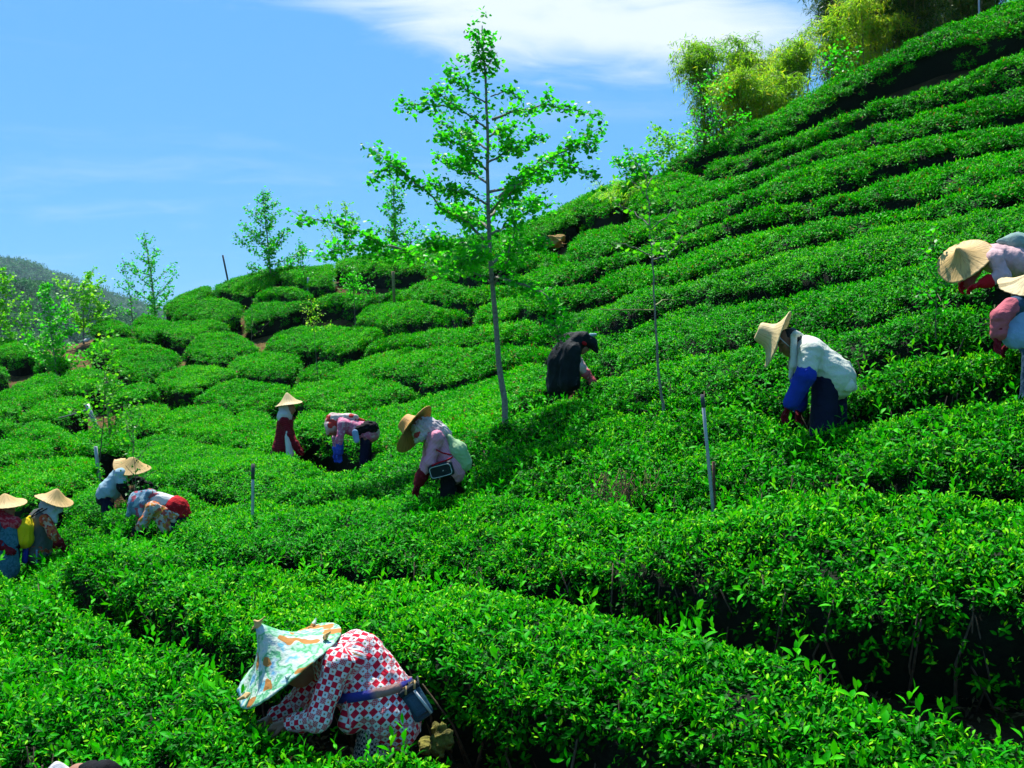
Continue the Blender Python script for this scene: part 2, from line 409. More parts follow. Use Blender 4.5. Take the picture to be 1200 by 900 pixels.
def instancer_group(name, meshes):
    """geometry nodes that set the given shoots on every vertex (attributes rot, scl, idx)"""
    ng = bpy.data.node_groups.new(name, 'GeometryNodeTree'); N = ng.nodes; L = ng.links
    ng.interface.new_socket('Geometry', in_out='INPUT', socket_type='NodeSocketGeometry')
    ng.interface.new_socket('Geometry', in_out='OUTPUT', socket_type='NodeSocketGeometry')
    gi = N.new('NodeGroupInput'); go = N.new('NodeGroupOutput')
    jn = N.new('GeometryNodeJoinGeometry')
    for me in meshes:
        ob = bpy.data.objects.new(me.name, me)
        oi = N.new('GeometryNodeObjectInfo'); oi.inputs['Object'].default_value = ob
        g2 = N.new('GeometryNodeGeometryToInstance'); L.new(oi.outputs['Geometry'], g2.inputs[0]); L.new(g2.outputs[0], jn.inputs[0])
    ip = N.new('GeometryNodeInstanceOnPoints'); ip.inputs['Pick Instance'].default_value = True
    def at(nm, typ):
        a = N.new('GeometryNodeInputNamedAttribute'); a.data_type = typ; a.inputs['Name'].default_value = nm; return a.outputs[0]
    L.new(gi.outputs[0], ip.inputs['Points']); L.new(jn.outputs[0], ip.inputs['Instance'])
    er = N.new('FunctionNodeEulerToRotation'); L.new(at('rot', 'FLOAT_VECTOR'), er.inputs[0]); L.new(er.outputs[0], ip.inputs['Rotation'])
    L.new(at('idx', 'INT'), ip.inputs['Instance Index']); L.new(at('scl', 'FLOAT'), ip.inputs['Scale'])
    L.new(ip.outputs[0], go.inputs[0])
    return ng
NEAR = [shoot_mesh(f'near_shoot_{i}', 10 + i, 10, 0.030, 0.05, 0.041, 3, 0.27) for i in range(7)] + [shoot_tall(f'tall_shoot_{i}', 40 + i) for i in range(3)]
MID = [shoot_mesh(f'mid_shoots_{i}', 20 + i, 20, 0.062, 0.06, 0.050, 2, 0.39) for i in range(6)]
FAR = [shoot_mesh(f'far_shoots_{i}', 30 + i, 36, 0.10, 0.05, 0.062, 2, 0.54) for i in range(6)]
NG = {'near': instancer_group('near_leaves', NEAR), 'mid': instancer_group('mid_leaves', MID), 'far': instancer_group('far_leaves', FAR)}

def point_cloud_part(name, pts, nrm, lod, parent, seed, tall=0.0, tilt=0.55):
    r = np.random.default_rng(seed); n = len(pts)
    # lean each shoot from straight up towards the surface normal, plus a random tilt
    d = nrm * 0.55 + np.array([0, 0, 0.6]) + r.normal(0, (tilt * 0.62 if lod == 'near' else 0.22), (n, 3)); d /= np.linalg.norm(d, axis=1, keepdims=True)
    ax = np.arctan2(-d[:, 1], d[:, 2]); ay = np.arcsin(np.clip(d[:, 0], -1, 1))
    # rotate Z spin first, then X, then Y: keep the spin as small random angle by baking it into mesh variety
    rot = np.stack([ax, ay, r.uniform(-3.14, 3.14, n) * 0.0], 1)
    spin = r.uniform(0, 6.283, n)
    # compose euler numerically
    cs, ss = np.cos(spin), np.sin(spin)
    z = d; t = np.stack([cs, ss, np.zeros(n)], 1); xax = t - (t * z).sum(1, keepdims=True) * z
    xax /= np.linalg.norm(xax, axis=1, keepdims=True); yax = np.cross(z, xax)
    R = np.stack([xax, yax, z], -1)                       # columns
    ey = -np.arcsin(np.clip(R[:, 2, 0], -1, 1)); exx = np.arctan2(R[:, 2, 1], R[:, 2, 2]); ez = np.arctan2(R[:, 1, 0], R[:, 0, 0])
    rot = np.stack([exx, ey, ez], 1)
    nb = {'near': 7, 'mid': 6, 'far': 6}[lod]
    idx = r.integers(0, nb, n); scl = r.uniform(0.75, 1.2, n)
    if lod == 'near':
        # join order in the node tree is reversed, so shift: find tall ones at either end
        m = r.random(n) < tall
        idx = np.where(m, TALL0 + r.integers(0, 3, n), PLAIN0 + idx)
        scl = np.where(m, r.uniform(0.7, 1.25, n), scl)
    me = mesh_np(name, pts, attrs={'rot': ('FLOAT_VECTOR', rot), 'idx': ('INT', idx), 'scl': ('FLOAT', scl)})
    o = link(name, me, parent, smooth=False)
    md = o.modifiers.new('leaves', 'NODES'); md.node_group = NG[lod]
    o['kind'] = 'stuff'
    return o
# joined instances come out in the reverse of the linking order
PLAIN0, TALL0 = 3, 0

N_LEAF = [0]
def hedge(T, B, label, seed, group='clipped tea hedges in rows on the slope', height=HEDGE_H, dens=1.0, end_round=0.26):
    """a clipped tea hedge between its back edge T and its front edge B (both picked on the canopy)"""
    if T[-1][0] >= 1250:          # the rows go on to the right beyond the picture
        def more(Q, s_): return Q + [(Q[-1][0] + 150, Q[-1][1] + s_ * 150), (Q[-1][0] + 300, Q[-1][1] + s_ * 300)]
        sl = (T[-1][1] - T[-2][1]) / (T[-1][0] - T[-2][0]); T, B = more(T, sl), more(B, sl)
    T = np.array([hit(*p) for p in T]); B = np.array([hit(*p) for p in B])
    def resample(Q, n):
        s = np.concatenate([[0], np.cumsum(np.linalg.norm(np.diff(Q[:, :2], axis=0), axis=1))]); t = np.linspace(0, s[-1], n)
        return np.stack([np.interp(t, s, Q[:, k]) for k in range(2)], 1)
    Ls = max(np.linalg.norm(np.diff(T[:, :2], axis=0), axis=1).sum(), np.linalg.norm(np.diff(B[:, :2], axis=0), axis=1).sum())
    n = int(np.clip(Ls / 0.16, 10, 130))
    t = resample(T, n); b = resample(B, n)
    for q in (t, b):        # soften the picked polyline
        for _ in range(3): q[1:-1] = 0.25 * q[:-2] + 0.5 * q[1:-1] + 0.25 * q[2:]
    dist = float(np.median(np.linalg.norm(0.5 * (t + b), axis=1)))
    w = np.linalg.norm(b - t, axis=1); dr = (b - t) / np.maximum(w[:, None], 1e-3)
    ins = np.interp(dist, [5, 12, 25, 40], [0.10, 0.12, 0.15, 0.21])
    t = t + dr * np.minimum(ins, 0.2 * w)[:, None]; b = b - dr * np.minimum(ins * 1.5 + np.interp(dist, [5, 11, 14, 30], [0.06, 0.09, 0.08, 0.10]), 0.30 * w)[:, None]
    w = np.linalg.norm(b - t, axis=1)
    dist = float(np.median(np.linalg.norm(0.5 * (t + b), axis=1)))
    s = np.linspace(0, Ls, n)
    m = 13
    vv = np.linspace(0, 1, m)
    X = t[:, None, 0] * (1 - vv) + b[:, None, 0] * vv; Y = t[:, None, 1] * (1 - vv) + b[:, None, 1] * vv
    # rounded shoulders and ends
    de = np.minimum(vv[None] * w[:, None], (1 - vv[None]) * w[:, None])
    ds = np.minimum(s, Ls - s)[:, None] * np.ones((1, m))
    fr = vv[None] * np.ones((n, 1)) > 0.5
    rad = np.where(fr, np.minimum(0.50, 0.5 * w)[:, None], np.minimum(0.30, 0.45 * w)[:, None]) + 1e-4
    q = np.clip(1 - de / rad, 0, 1); drop = np.where(fr, np.interp(dist, [6, 18], [0.14, 0.13]), np.interp(dist, [6, 18], [0.09, 0.08])) * (0.55 * (1 - np.sqrt(np.maximum(1 - q * q, 0))) + 0.45 * q * q)
    qe = np.clip(1 - ds / end_round, 0, 1); drop += 0.22 * (1 - np.sqrt(np.maximum(1 - qe * qe, 0)))
    Z = zc(X, Y) - 0.075 - drop + (noise2(X, Y, 11, 2.4) * 0.045 + noise2(X, Y, 12, 6.5) * 0.030) * np.interp(dist, [8, 16], [1.0, 0.55])
    Gb = ground_z(t[:, 0], t[:, 1]); Gf = ground_z(b[:, 0], b[:, 1])
    dirn = (b - t) / np.maximum(w[:, None], 1e-3)
    # side walls, tucked in towards the ground
    def wall(p, zt, g, sgn):
        rows = []
        for k, (f, ins) in enumerate(((0.30, 0.01), (0.62, 0.12), (1.08, 0.28))):
            ins = ins * np.minimum(1, w / 0.8)
            rows.append(np.stack([p[:, 0] + sgn * dirn[:, 0] * ins, p[:, 1] + sgn * dirn[:, 1] * ins, zt * (1 - f) + g * f], 1))
        return rows
    wb = wall(t, Z[:, 0], Gb, 1)[::-1]; wf = wall(b, Z[:, -1], Gf, -1)
    prof = wb + [np.stack([X[:, j], Y[:, j], Z[:, j]], 1) for j in range(m)] + wf
    A = np.stack(prof, 1)                                  # n x k x 3
    k = A.shape[1]
    v = A.reshape(-1, 3); I = np.arange(n * k).reshape(n, k)
    quads = np.stack([I[:-1, :-1], I[:-1, 1:], I[1:, 1:], I[1:, :-1]], -1).reshape(-1, 4)
    # surface samples
    p00 = A[:-1, :-1].reshape(-1, 3); p01 = A[:-1, 1:].reshape(-1, 3); p11 = A[1:, 1:].reshape(-1, 3); p10 = A[1:, :-1].reshape(-1, 3)
    nr = np.cross(p11 - p00, p10 - p01); ar = 0.5 * np.linalg.norm(nr, axis=1); nr = nr / np.maximum(2 * ar[:, None], 1e-9)
    nr = np.where(nr[:, 2:3] < -0.3, -nr, nr)
    col = np.tile(np.arange(k - 1), n - 1)
    wgt = np.ones(k - 1); wgt[0] = 0.0; wgt[1] = 0.15; wgt[2] = 0.6; wgt[-1] = 0.02; wgt[-2] = np.interp(dist, [6, 12], [0.16, 0.08]); wgt[-3] = np.interp(dist, [5, 10, 14], [0.36, 0.26, 0.16])
    ew = ar * wgt[col]
    lod = 'near' if dist < 10.5 else ('mid' if dist < 17.5 else 'far')
    per = {'near': 880, 'mid': 300, 'far': 130}[lod] * dens
    cnt = int(ew.sum() * per)
    r = np.random.default_rng(seed)
    f = r.choice(len(ew), cnt, p=ew / ew.sum())
    a_, b_ = r.random((2, cnt, 1))
    pt = p00[f] * (1-a_) * (1-b_) + p01[f] * (1-a_) * b_ + p10[f] * a_ * (1-b_) + p11[f] * a_ * b_
    nn = nr[f]
    flip = ((pt - A.mean((0, 1))) * nn).sum(1) < 0
    side = np.abs(nn[:, 2]) < 0.5
    nn = np.where((flip & side)[:, None], -nn, nn); nn = np.where((nn[:, 2:3] < 0) & ~side[:, None], -nn, nn)
    j = {'near': 0.045, 'mid': 0.04, 'far': 0.035}[lod]
    clump = noise2(pt[:, 0], pt[:, 1], 21, 9.0)
    pt = pt + nn * (r.uniform(-1.0, 0.55, (cnt, 1)) * j + clump[:, None] * np.interp(dist, [8, 16], [0.034, 0.018]))
    # tufts: a few holes where the dark inside shows
    hole = noise2(pt[:, 0] + pt[:, 2] * 0.7, pt[:, 1] - pt[:, 2] * 0.5, 31, 13.0)
    keep = (hole > -0.55) | (r.random(cnt) < 0.40)
    pt, nn = pt[keep], nn[keep]
    N_LEAF[0] += len(pt)
    # the inner mass, darkened to stand for shade, sits a little below the leaves
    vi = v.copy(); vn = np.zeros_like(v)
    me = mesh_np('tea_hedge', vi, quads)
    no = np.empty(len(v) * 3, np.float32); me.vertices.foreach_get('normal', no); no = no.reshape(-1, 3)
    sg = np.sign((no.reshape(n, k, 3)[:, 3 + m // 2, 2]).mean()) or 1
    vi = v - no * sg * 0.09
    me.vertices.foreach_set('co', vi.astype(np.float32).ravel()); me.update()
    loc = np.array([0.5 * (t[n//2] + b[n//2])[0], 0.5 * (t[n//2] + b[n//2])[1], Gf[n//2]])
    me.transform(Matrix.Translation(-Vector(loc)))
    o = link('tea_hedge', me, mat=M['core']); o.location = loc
    tag(o, label, 'tea hedge', group)
    if dist < 16:          # woody stems under the leaves, seen in the gaps
        sp = []
        for side_, g_ in ((b, -1), (t, 1)):
            for _ in range(int(Ls * (10 if dist < 10.5 else 5))):
                i = r.integers(0, n); ins_ = min(0.30, 0.4 * w[i]) + r.uniform(-0.05, 0.12); q0 = side_[i] + g_ * dirn[i] * ins_ + r.normal(0, 0.06, 2)
                gz = float(ground_z(q0[0], q0[1])); q1 = side_[i] + g_ * dirn[i] * (ins_ - 0.16) + r.normal(0, 0.09, 2)
                zt = float(zc(q1[0], q1[1])) - r.uniform(0.12, 0.26); mid = 0.5 * (q0 + q1) + r.normal(0, 0.055, 2)
                sp.append((np.array([[q0[0], q0[1], gz - 0.03], [mid[0], mid[1], gz + (zt - gz) * r.uniform(0.35, 0.6)], [q1[0], q1[1], zt]]), np.array([0.010, 0.007, 0.004]) * r.uniform(0.7, 1.3)))
        link('stems', tubes_mesh('stems', sp, 4), o, M['stem'])['kind'] = 'stuff'
    leaves = point_cloud_part('leaves', pt, nn, lod, o, seed + 5, tall=0.022)
    return o
# ------------------------------------------------------------------ the hedges, traced row by row (picture points on the canopy)
HEDGES = [
# foreground
("broad tea hedge filling the lower left corner before the cloth covered hat",
 [(-90,658),(0,670),(45,672),(80,694),(140,721),(180,742),(230,752),(266,782),(288,820),(325,845),(400,842),(450,840),(500,856),(535,905),(560,940)],
 [(-90,850),(0,858),(50,868),(90,885),(140,905),(250,945),(380,975),(460,985),(520,985),(545,975)]),
("long foreground tea hedge running from the yellow bag to the lower right corner",
 [(-70,616),(0,610),(68,606),(91,603),(120,611),(150,615),(200,625),(240,640),(275,651),(320,642),(390,655),(440,666),(500,658),(540,655),(600,668),(680,684),(730,696),(800,700),(860,702),(905,716),(930,738),(965,748),(1000,760),(1040,766),(1080,772),(1100,784),(1160,792),(1200,804),(1280,830),(1400,880)],
 [(-70,650),(0,652),(60,660),(100,672),(170,702),(230,728),(275,744),(340,752),(400,755),(470,764),(520,782),(600,812),(680,838),(760,866),(880,905),(1000,945),(1120,990),(1200,1010),(1330,1050)]),
("tea hedge of large glossy leaves above the dark gap, below the grey pole",
 [(496,590),(512,566),(545,560),(580,570),(640,573),(700,575),(780,582),(840,576),(900,562),(960,560),(1020,555),(1060,549),(1120,555),(1200,560),(1290,556)],
 [(492,648),(540,652),(600,655),(650,648),(700,642),(760,648),(820,656),(870,662),(930,668),(1000,680),(1060,688),(1120,693),(1200,698),(1290,706)]),
("tea hedge with the short grey post, right of the woman with the red waist",
 [(165,568),(187,560),(213,564),(240,571),(267,579),(290,582),(340,578),(400,578),(450,570),(490,558),(522,562)],
 [(195,612),(240,626),(275,638),(330,630),(380,636),(430,647),(470,650),(500,636)]),
("small tea hedge end between the light blue shirt and the blue headscarf",
 [(116,600),(138,580),(172,566)],[(124,612),(150,614),(192,606)]),
("low round tea bush left of the man in the light blue shirt",
 [(80,587),(91,571),(112,560),(128,555)],[(83,597),(96,603),(115,601),(126,588)]),
("tea hedge reached into by the woman in the pink shirt with the black pouch",
 [(150,523),(165,508),(197,504),(219,509),(245,516),(293,517),(320,527),(350,530),(385,542),(410,545),(440,528),(470,514),(505,508)],
 [(155,540),(181,550),(203,555),(240,561),(256,568),(283,576),(330,573),(400,573),(450,573),(480,576),(500,580)]),
("wide tea hedge around the tall ginkgo's foot, bare twigs at its front",
 [(555,536),(592,487),(632,470),(660,459),(695,458),(740,474),(800,470),(830,461),(870,464),(900,483),(950,483),(1000,474),(1050,468),(1110,455),(1160,450),(1290,432)],
 [(548,560),(580,568),(640,561),(700,570),(760,572),(840,570),(900,558),(950,551),(1000,543),(1060,538),(1100,542),(1180,545),(1290,535)]),
# right slope, from the bottom up
("tea hedge just behind the person in the cream T-shirt",
 [(700,452),(740,460),(800,456),(850,448),(890,440),(950,430),(1005,420),(1060,405),(1110,395),(1165,390),(1290,374)],
 [(704,462),(740,470),(780,467),(830,459),(880,460),(900,474),(950,475),(1000,466),(1040,460),(1080,453),(1120,446),(1160,440),(1290,420)]),
("tea hedge level with the black sheet, reaching two women at right",
 [(693,437),(728,430),(800,405),(860,397),(900,388),(957,375),(1000,366),(1030,362),(1077,347),(1110,340),(1150,338),(1175,345),(1290,330)],
 [(696,450),(760,455),(800,449),(840,443),(880,432),(940,422),(1005,411),(1050,398),(1100,390),(1150,386),(1200,378),(1290,365)]),
("tea hedge passing just above the tall hat of the cream T-shirt",
 [(650,395),(701,388),(739,377),(773,361),(800,353),(827,344),(850,349),(869,353),(920,343),(960,328),(1000,322),(1029,318),(1060,308),(1090,301),(1140,300),(1290,280)],
 [(680,430),(725,422),(765,407),(800,400),(853,391),(900,381),(957,369),(1000,360),(1030,356),(1077,341),(1110,333),(1150,326),(1290,310)]),
("tea hedge crossed by the slender tree's two pale side twigs",
 [(650,366),(680,356),(728,343),(757,332),(790,325),(830,314),(867,304),(900,293),(940,281),(1000,265),(1060,252),(1120,242),(1200,227),(1290,212)],
 [(656,379),(700,371),(735,361),(768,350),(789,347),(811,342),(848,337),(867,332),(893,326),(923,317),(960,314),(1000,308),(1050,298),(1077,288),(1150,272),(1290,250)]),
("long tea hedge behind the slender tree's crown, two rows above the tall hat",
 [(560,355),(600,340),(640,332),(690,324),(720,312),(745,303),(789,296),(840,276),(870,264),(920,253),(960,248),(1000,243),(1056,238),(1101,224),(1140,213),(1200,198),(1290,182)],
 [(560,367),(587,367),(613,361),(645,357),(680,350),(728,337),(757,327),(790,318),(830,308),(867,298),(900,287),(940,275),(1000,259),(1060,247),(1120,237),(1200,221),(1290,206)]),
("tea hedge with a brown patch of soil at its upper left end",
 [(598,318),(640,308),(665,304),(700,298),(735,286),(770,279),(800,271),(820,259),(850,248),(896,233),(933,231),(965,224),(1010,210),(1060,195),(1120,180),(1200,165),(1290,148)],
 [(605,333),(640,325),(675,319),(712,304),(747,295),(789,288),(811,274),(837,267),(861,256),(880,250),(917,246),(950,240),(992,235),(1029,228),(1067,221),(1101,213),(1136,206),(1173,196),(1200,189),(1290,172)]),
("short loose tea hedge beside the brown boulder below the crest",
 [(667,277),(690,263),(715,257),(738,258)],[(665,298),(690,295),(720,289),(738,276)]),
("tea hedge fifth from the crest of the right slope",
 [(715,262),(741,254),(768,247),(800,239),(827,233),(869,221),(907,200),(944,187),(987,176),(1051,160),(1093,150),(1147,141),(1200,133),(1290,118)],
 [(722,276),(745,270),(770,270),(790,266),(816,258),(837,248),(870,233),(896,225),(933,224),(960,216),(1003,203),(1029,194),(1090,177),(1150,167),(1200,158),(1290,142)]),
("tea hedge fourth from the crest, starting below the fern clump",
 [(735,214),(770,198),(795,192),(815,200),(838,206),(861,205),(880,195),(907,187),(944,171),(968,160),(1013,143),(1051,133),(1100,119),(1147,107),(1200,90),(1290,62)],
 [(745,238),(765,240),(784,236),(811,230),(835,223),(853,221),(869,215),(896,202),(907,193),(941,182),(960,173),(992,167),(1021,155),(1051,150),(1083,143),(1115,137),(1136,135),(1168,129),(1200,126),(1290,105)]),
("tea hedge third from the crest of the right slope",
 [(827,188),(845,180),(864,173),(880,171),(907,161),(933,150),(957,140),(981,129),(1013,113),(1045,104),(1077,94),(1107,86),(1147,71),(1187,55),(1290,12)],
 [(827,198),(843,199),(861,198),(880,183),(907,175),(944,163),(968,150),(997,139),(1013,131),(1051,123),(1088,118),(1120,105),(1147,97),(1200,81),(1290,48)]),
("topmost tea hedge along the skyline under the bamboo",
 [(775,188),(789,181),(837,158),(861,143),(907,124),(941,104),(968,88),(1000,74),(1029,61),(1067,40),(1115,22),(1168,0),(1230,-26),(1300,-55)],
 [(800,188),(838,164),(850,163),(865,164),(883,165),(910,152),(933,141),(952,130),(971,116),(995,102),(1024,90),(1040,77),(1067,68),(1099,58),(1120,46),(1147,43),(1173,43),(1200,34),(1300,-15)]),
("short skyline tea hedge left of the fern clump",
 [(650,241),(667,232),(704,215),(739,203),(765,192)],[(668,243),(690,247),(712,246),(735,234),(760,208)]),
# middle
("tea hedge row below the black cloak, ending at the tall ginkgo trunk",
 [(345,485),(371,474),(387,479),(416,478),(453,468),(493,459),(520,447),(560,440),(600,427),(636,414),(650,424)],
 [(340,500),(380,503),(430,511),(460,509),(500,518),(548,526),(588,481),(626,464),(648,452),(660,446)]),
("tea hedge left of the black cloak, in the row above the trunk foot",
 [(448,426),(470,411),(507,402),(549,401),(587,397),(627,394),(646,403)],[(452,429),(483,435),(500,442),(520,438),(544,432),(573,426),(597,415),(621,410),(645,406)]),
("narrow tea hedge behind the black cloak, under the lowest ginkgo twigs",
 [(429,399),(453,390),(480,383),(512,377),(549,375),(587,371),(627,369),(648,372)],[(432,406),(469,403),(491,400),(517,400),(549,398),(587,394),(627,391),(640,393)]),
("tea hedge half hidden by the lower ginkgo leaves",
 [(455,333),(500,320),(540,326),(580,326),(596,330)],[(460,344),(500,348),(540,348),(580,343),(596,338)]),
("wavy tea hedge right of the small yellow leaved sapling",
 [(419,364),(435,349),(467,344),(493,345),(520,352),(548,358)],[(421,372),(451,379),(467,376),(488,377),(515,371),(546,363)]),
("tea hedge with a notched front just left of the row by the cloak",
 [(381,436),(403,420),(440,409),(467,404),(488,402)],[(387,437),(427,436),(444,428),(465,412),(485,404)]),
("tea hedge directly behind the woman with the scarf over her head",
 [(343,445),(387,440),(440,437),(467,436),(490,448)],[(344,463),(360,466),(387,476),(403,471),(429,468),(456,460),(483,452)]),
("tea hedge directly behind the standing woman with the white apron",
 [(229,463),(248,448),(275,438),(288,440),(328,443),(340,446)],[(232,466),(259,471),(277,476),(307,471),(338,462)]),
# upper left clumps
("dark tea bush on the skyline left of the first tree on the crest",
 [(193,352),(215,341),(240,333),(249,331)],[(194,362),(204,366),(222,354),(246,340)]),
("rounded skyline tea bush beside the thin black stake",
 [(249,332),(280,321),(307,314),(322,311)],[(253,338),(272,342),(295,344),(318,334)]),
("skyline tea bush behind the bright green conical tree",
 [(322,310),(340,308),(365,308),(392,304)],[(326,320),(345,327),(365,333),(390,330)]),
("yellowish skyline tea bush left of the ginkgo crown",
 [(392,304),(413,296),(430,296),(460,290),(500,284)],[(396,311),(420,317),(450,319),(498,314)]),
("ragged tea hedge on the skyline behind the ginkgo",
 [(502,284),(540,273),(580,266),(620,256),(648,244),(676,230)],[(504,318),(540,323),(570,322),(600,300),(630,284),(648,268),(672,254)]),
("low tea hedge just below the brown boulder, left side",
 [(598,300),(618,286),(640,284),(664,293)],[(603,309),(630,307),(660,303)]),
("tea bush with a pointed left end under the crest",
 [(203,363),(216,352),(243,342),(264,344),(286,352)],[(206,367),(237,371),(264,372),(279,366)]),
("tea bush in front of the conical tree on the crest",
 [(288,358),(300,350),(315,348),(349,347),(366,350)],[(290,377),(312,370),(333,367),(349,359),(364,354)]),
("thin tea hedge at the foot of the conical tree",
 [(298,340),(330,329),(350,331),(368,343)],[(300,346),(330,344),(366,346)]),
("tea bush at the foot of the thin trunk left of the ginkgo twigs",
 [(369,346),(387,338),(413,338),(440,337),(467,332)],[(368,355),(381,356),(397,349),(413,360),(427,358),(445,345)]),
("long tea bush at the foot of the two trees on the left crest",
 [(157,371),(171,364),(187,367),(203,372),(240,368),(269,373)],[(160,386),(171,393),(187,386),(208,393),(221,393),(240,386),(267,379)]),
("neat dome shaped tea bush in the middle of the left slope",
 [(217,405),(232,392),(256,384),(277,385),(296,395),(304,404)],[(219,410),(235,418),(256,420),(277,415),(301,407)]),
("large dome shaped tea bush right of the leafy yellow green sapling",
 [(131,413),(144,403),(171,397),(195,403),(211,411)],[(131,423),(149,435),(171,441),(192,435),(208,418)]),
("tea bush beside the small white bag",
 [(103,405),(117,394),(139,392),(160,394)],[(107,412),(125,412),(144,403),(161,396)]),
("wing shaped tea bush above the bare tan soil",
 [(184,440),(197,429),(227,423),(256,425),(277,432)],[(187,444),(203,453),(224,454),(248,444),(275,437)]),
("tea bush right of the dome shaped bush, lower down",
 [(269,422),(280,413),(307,407),(339,408),(351,412)],[(272,428),(296,436),(320,438),(339,438),(350,425)]),
("long crescent tea bush behind the tiny yellow leaved sapling",
 [(312,397),(325,384),(355,376),(397,375),(429,377),(448,380)],[(315,404),(339,407),(360,404),(381,410),(403,412),(421,404),(445,388)]),
("little tea bush at the foot of the tiny yellow leaved sapling",
 [(349,433),(365,420),(385,417),(396,420)],[(352,439),(371,442),(388,433),(396,424)]),
("pair of tea mounds below the tan soil, left one",
 [(141,477),(160,469),(187,467),(200,472)],[(144,492),(171,499),(188,496),(200,488)]),
("pair of tea mounds below the tan soil, right one",
 [(190,487),(205,475),(230,470),(250,469),(272,479)],[(192,496),(215,505),(240,505),(258,498),(272,487)]),
("compact tea bush left of the standing woman with the white apron",
 [(253,496),(269,483),(293,475),(314,480)],[(255,503),(267,511),(283,513),(296,510),(311,492)]),
("tea bush partly behind the standing woman with the white apron",
 [(296,511),(308,495),(320,487),(345,491)],[(298,516),(315,521),(340,518)]),
("tea bush with the pole's cable end, behind the light blue shirt",
 [(75,509),(101,499),(128,497),(149,499),(160,504)],[(77,516),(88,524),(112,523),(133,521),(149,517)]),
("tea bush under the sagging cable",
 [(8,507),(21,496),(45,488),(61,493),(86,502)],[(10,511),(40,509),(60,513),(74,516)]),
("tea bush on the left edge above the long dark hedge",
 [(-20,514),(27,507),(53,512),(60,520)],[(-20,536),(16,537),(40,531),(57,526)]),
("long dark fronted tea hedge behind the two women at the left edge",
 [(-50,554),(0,544),(32,533),(67,527),(96,528),(115,533)],[(-50,575),(0,572),(16,579),(40,577),(64,571),(91,563),(109,550)]),
("sloping tea bush left of the leafy sapling",
 [(-20,462),(0,456),(21,445),(48,432),(66,432)],[(-18,466),(5,465),(27,470),(48,465),(66,455)]),
("tea bush behind the leafy sapling",
 [(69,440),(88,425),(112,424),(135,434),(143,443)],[(75,450),(93,454),(112,452),(140,450)]),
("dark tea bush right of the leafy sapling's stake",
 [(133,456),(148,447),(171,442),(184,448)],[(137,463),(149,466),(165,463),(181,453)]),
("tea bush left of the leaning grey pole",
 [(25,483),(45,469),(69,461),(93,459),(103,464)],[(29,487),(53,489),(75,483),(99,471)]),
("upper of the two small tea bushes cut by the left edge",
 [(-20,469),(0,468),(14,467),(23,473)],[(-20,482),(12,483),(21,477)]),
("lower of the two small tea bushes cut by the left edge",
 [(-20,490),(0,488),(14,488),(21,493)],[(-20,499),(14,500),(20,496)]),
("tea hedge on the far left under the cluster of saplings",
 [(-40,397),(0,395),(21,396),(43,405)],[(-38,413),(16,417),(43,412)]),
("small tea bush among the sapling trunks",
 [(42,419),(53,413),(70,412),(82,418)],[(43,423),(60,425),(81,423)]),
("small tea bush at the left edge beside the bare soil bank",
 [(-25,424),(-5,421),(8,427)],[(-24,436),(-8,437),(8,433)]),
("dark little tea bush on the left crest behind the white bag",
 [(108,379),(125,371),(140,372),(155,381)],[(110,385),(128,388),(150,387)]),
]
for i, (lab, T, B) in enumerate(HEDGES):
    hedge(T, B, lab, 100 + i)
print('shoot instances', N_LEAF[0])

# fallen leaves and weeds on the soil of the gaps
M['litter'] = leaf_material('fallen_leaf', [(0.0, (0.03, 0.018, 0.008)), (0.45, (0.10, 0.06, 0.025)), (0.75, (0.20, 0.13, 0.05)), (1.0, (0.06, 0.12, 0.01))], 0.1, (1, 1, 0.6), 0.7, 0.1)
LT = []
for i in range(4):
    me = shoot_mesh(f'litter_{i}', 400 + i, 12, 0.16, 0.012, 0.055, 2, 0.5); me.materials.clear(); me.materials.append(M['litter']); LT.append(me)
NG['litter'] = instancer_group('litter_leaves', LT)
lr = np.random.default_rng(77); n_ = 9000
lx = lr.uniform(-9, 8, n_); ly = lr.uniform(3, 17, n_); pts = np.stack([lx, ly, ground_z(lx, ly) + 0.05], 1)
me = mesh_np('leaf_litter', pts, attrs={'rot': ('FLOAT_VECTOR', np.stack([lr.normal(0, .15, n_), lr.normal(0, .15, n_), lr.uniform(0, 6.28, n_)], 1)), 'idx': ('INT', lr.integers(0, 4, n_)), 'scl': ('FLOAT', lr.uniform(0.7, 1.3, n_))})
lo_ = link('leaf_litter', me, smooth=False); lo_.modifiers.new('leaves', 'NODES').node_group = NG['litter']; tag(lo_, 'brown fallen leaves and weeds on the soil between the hedges', kind='stuff')
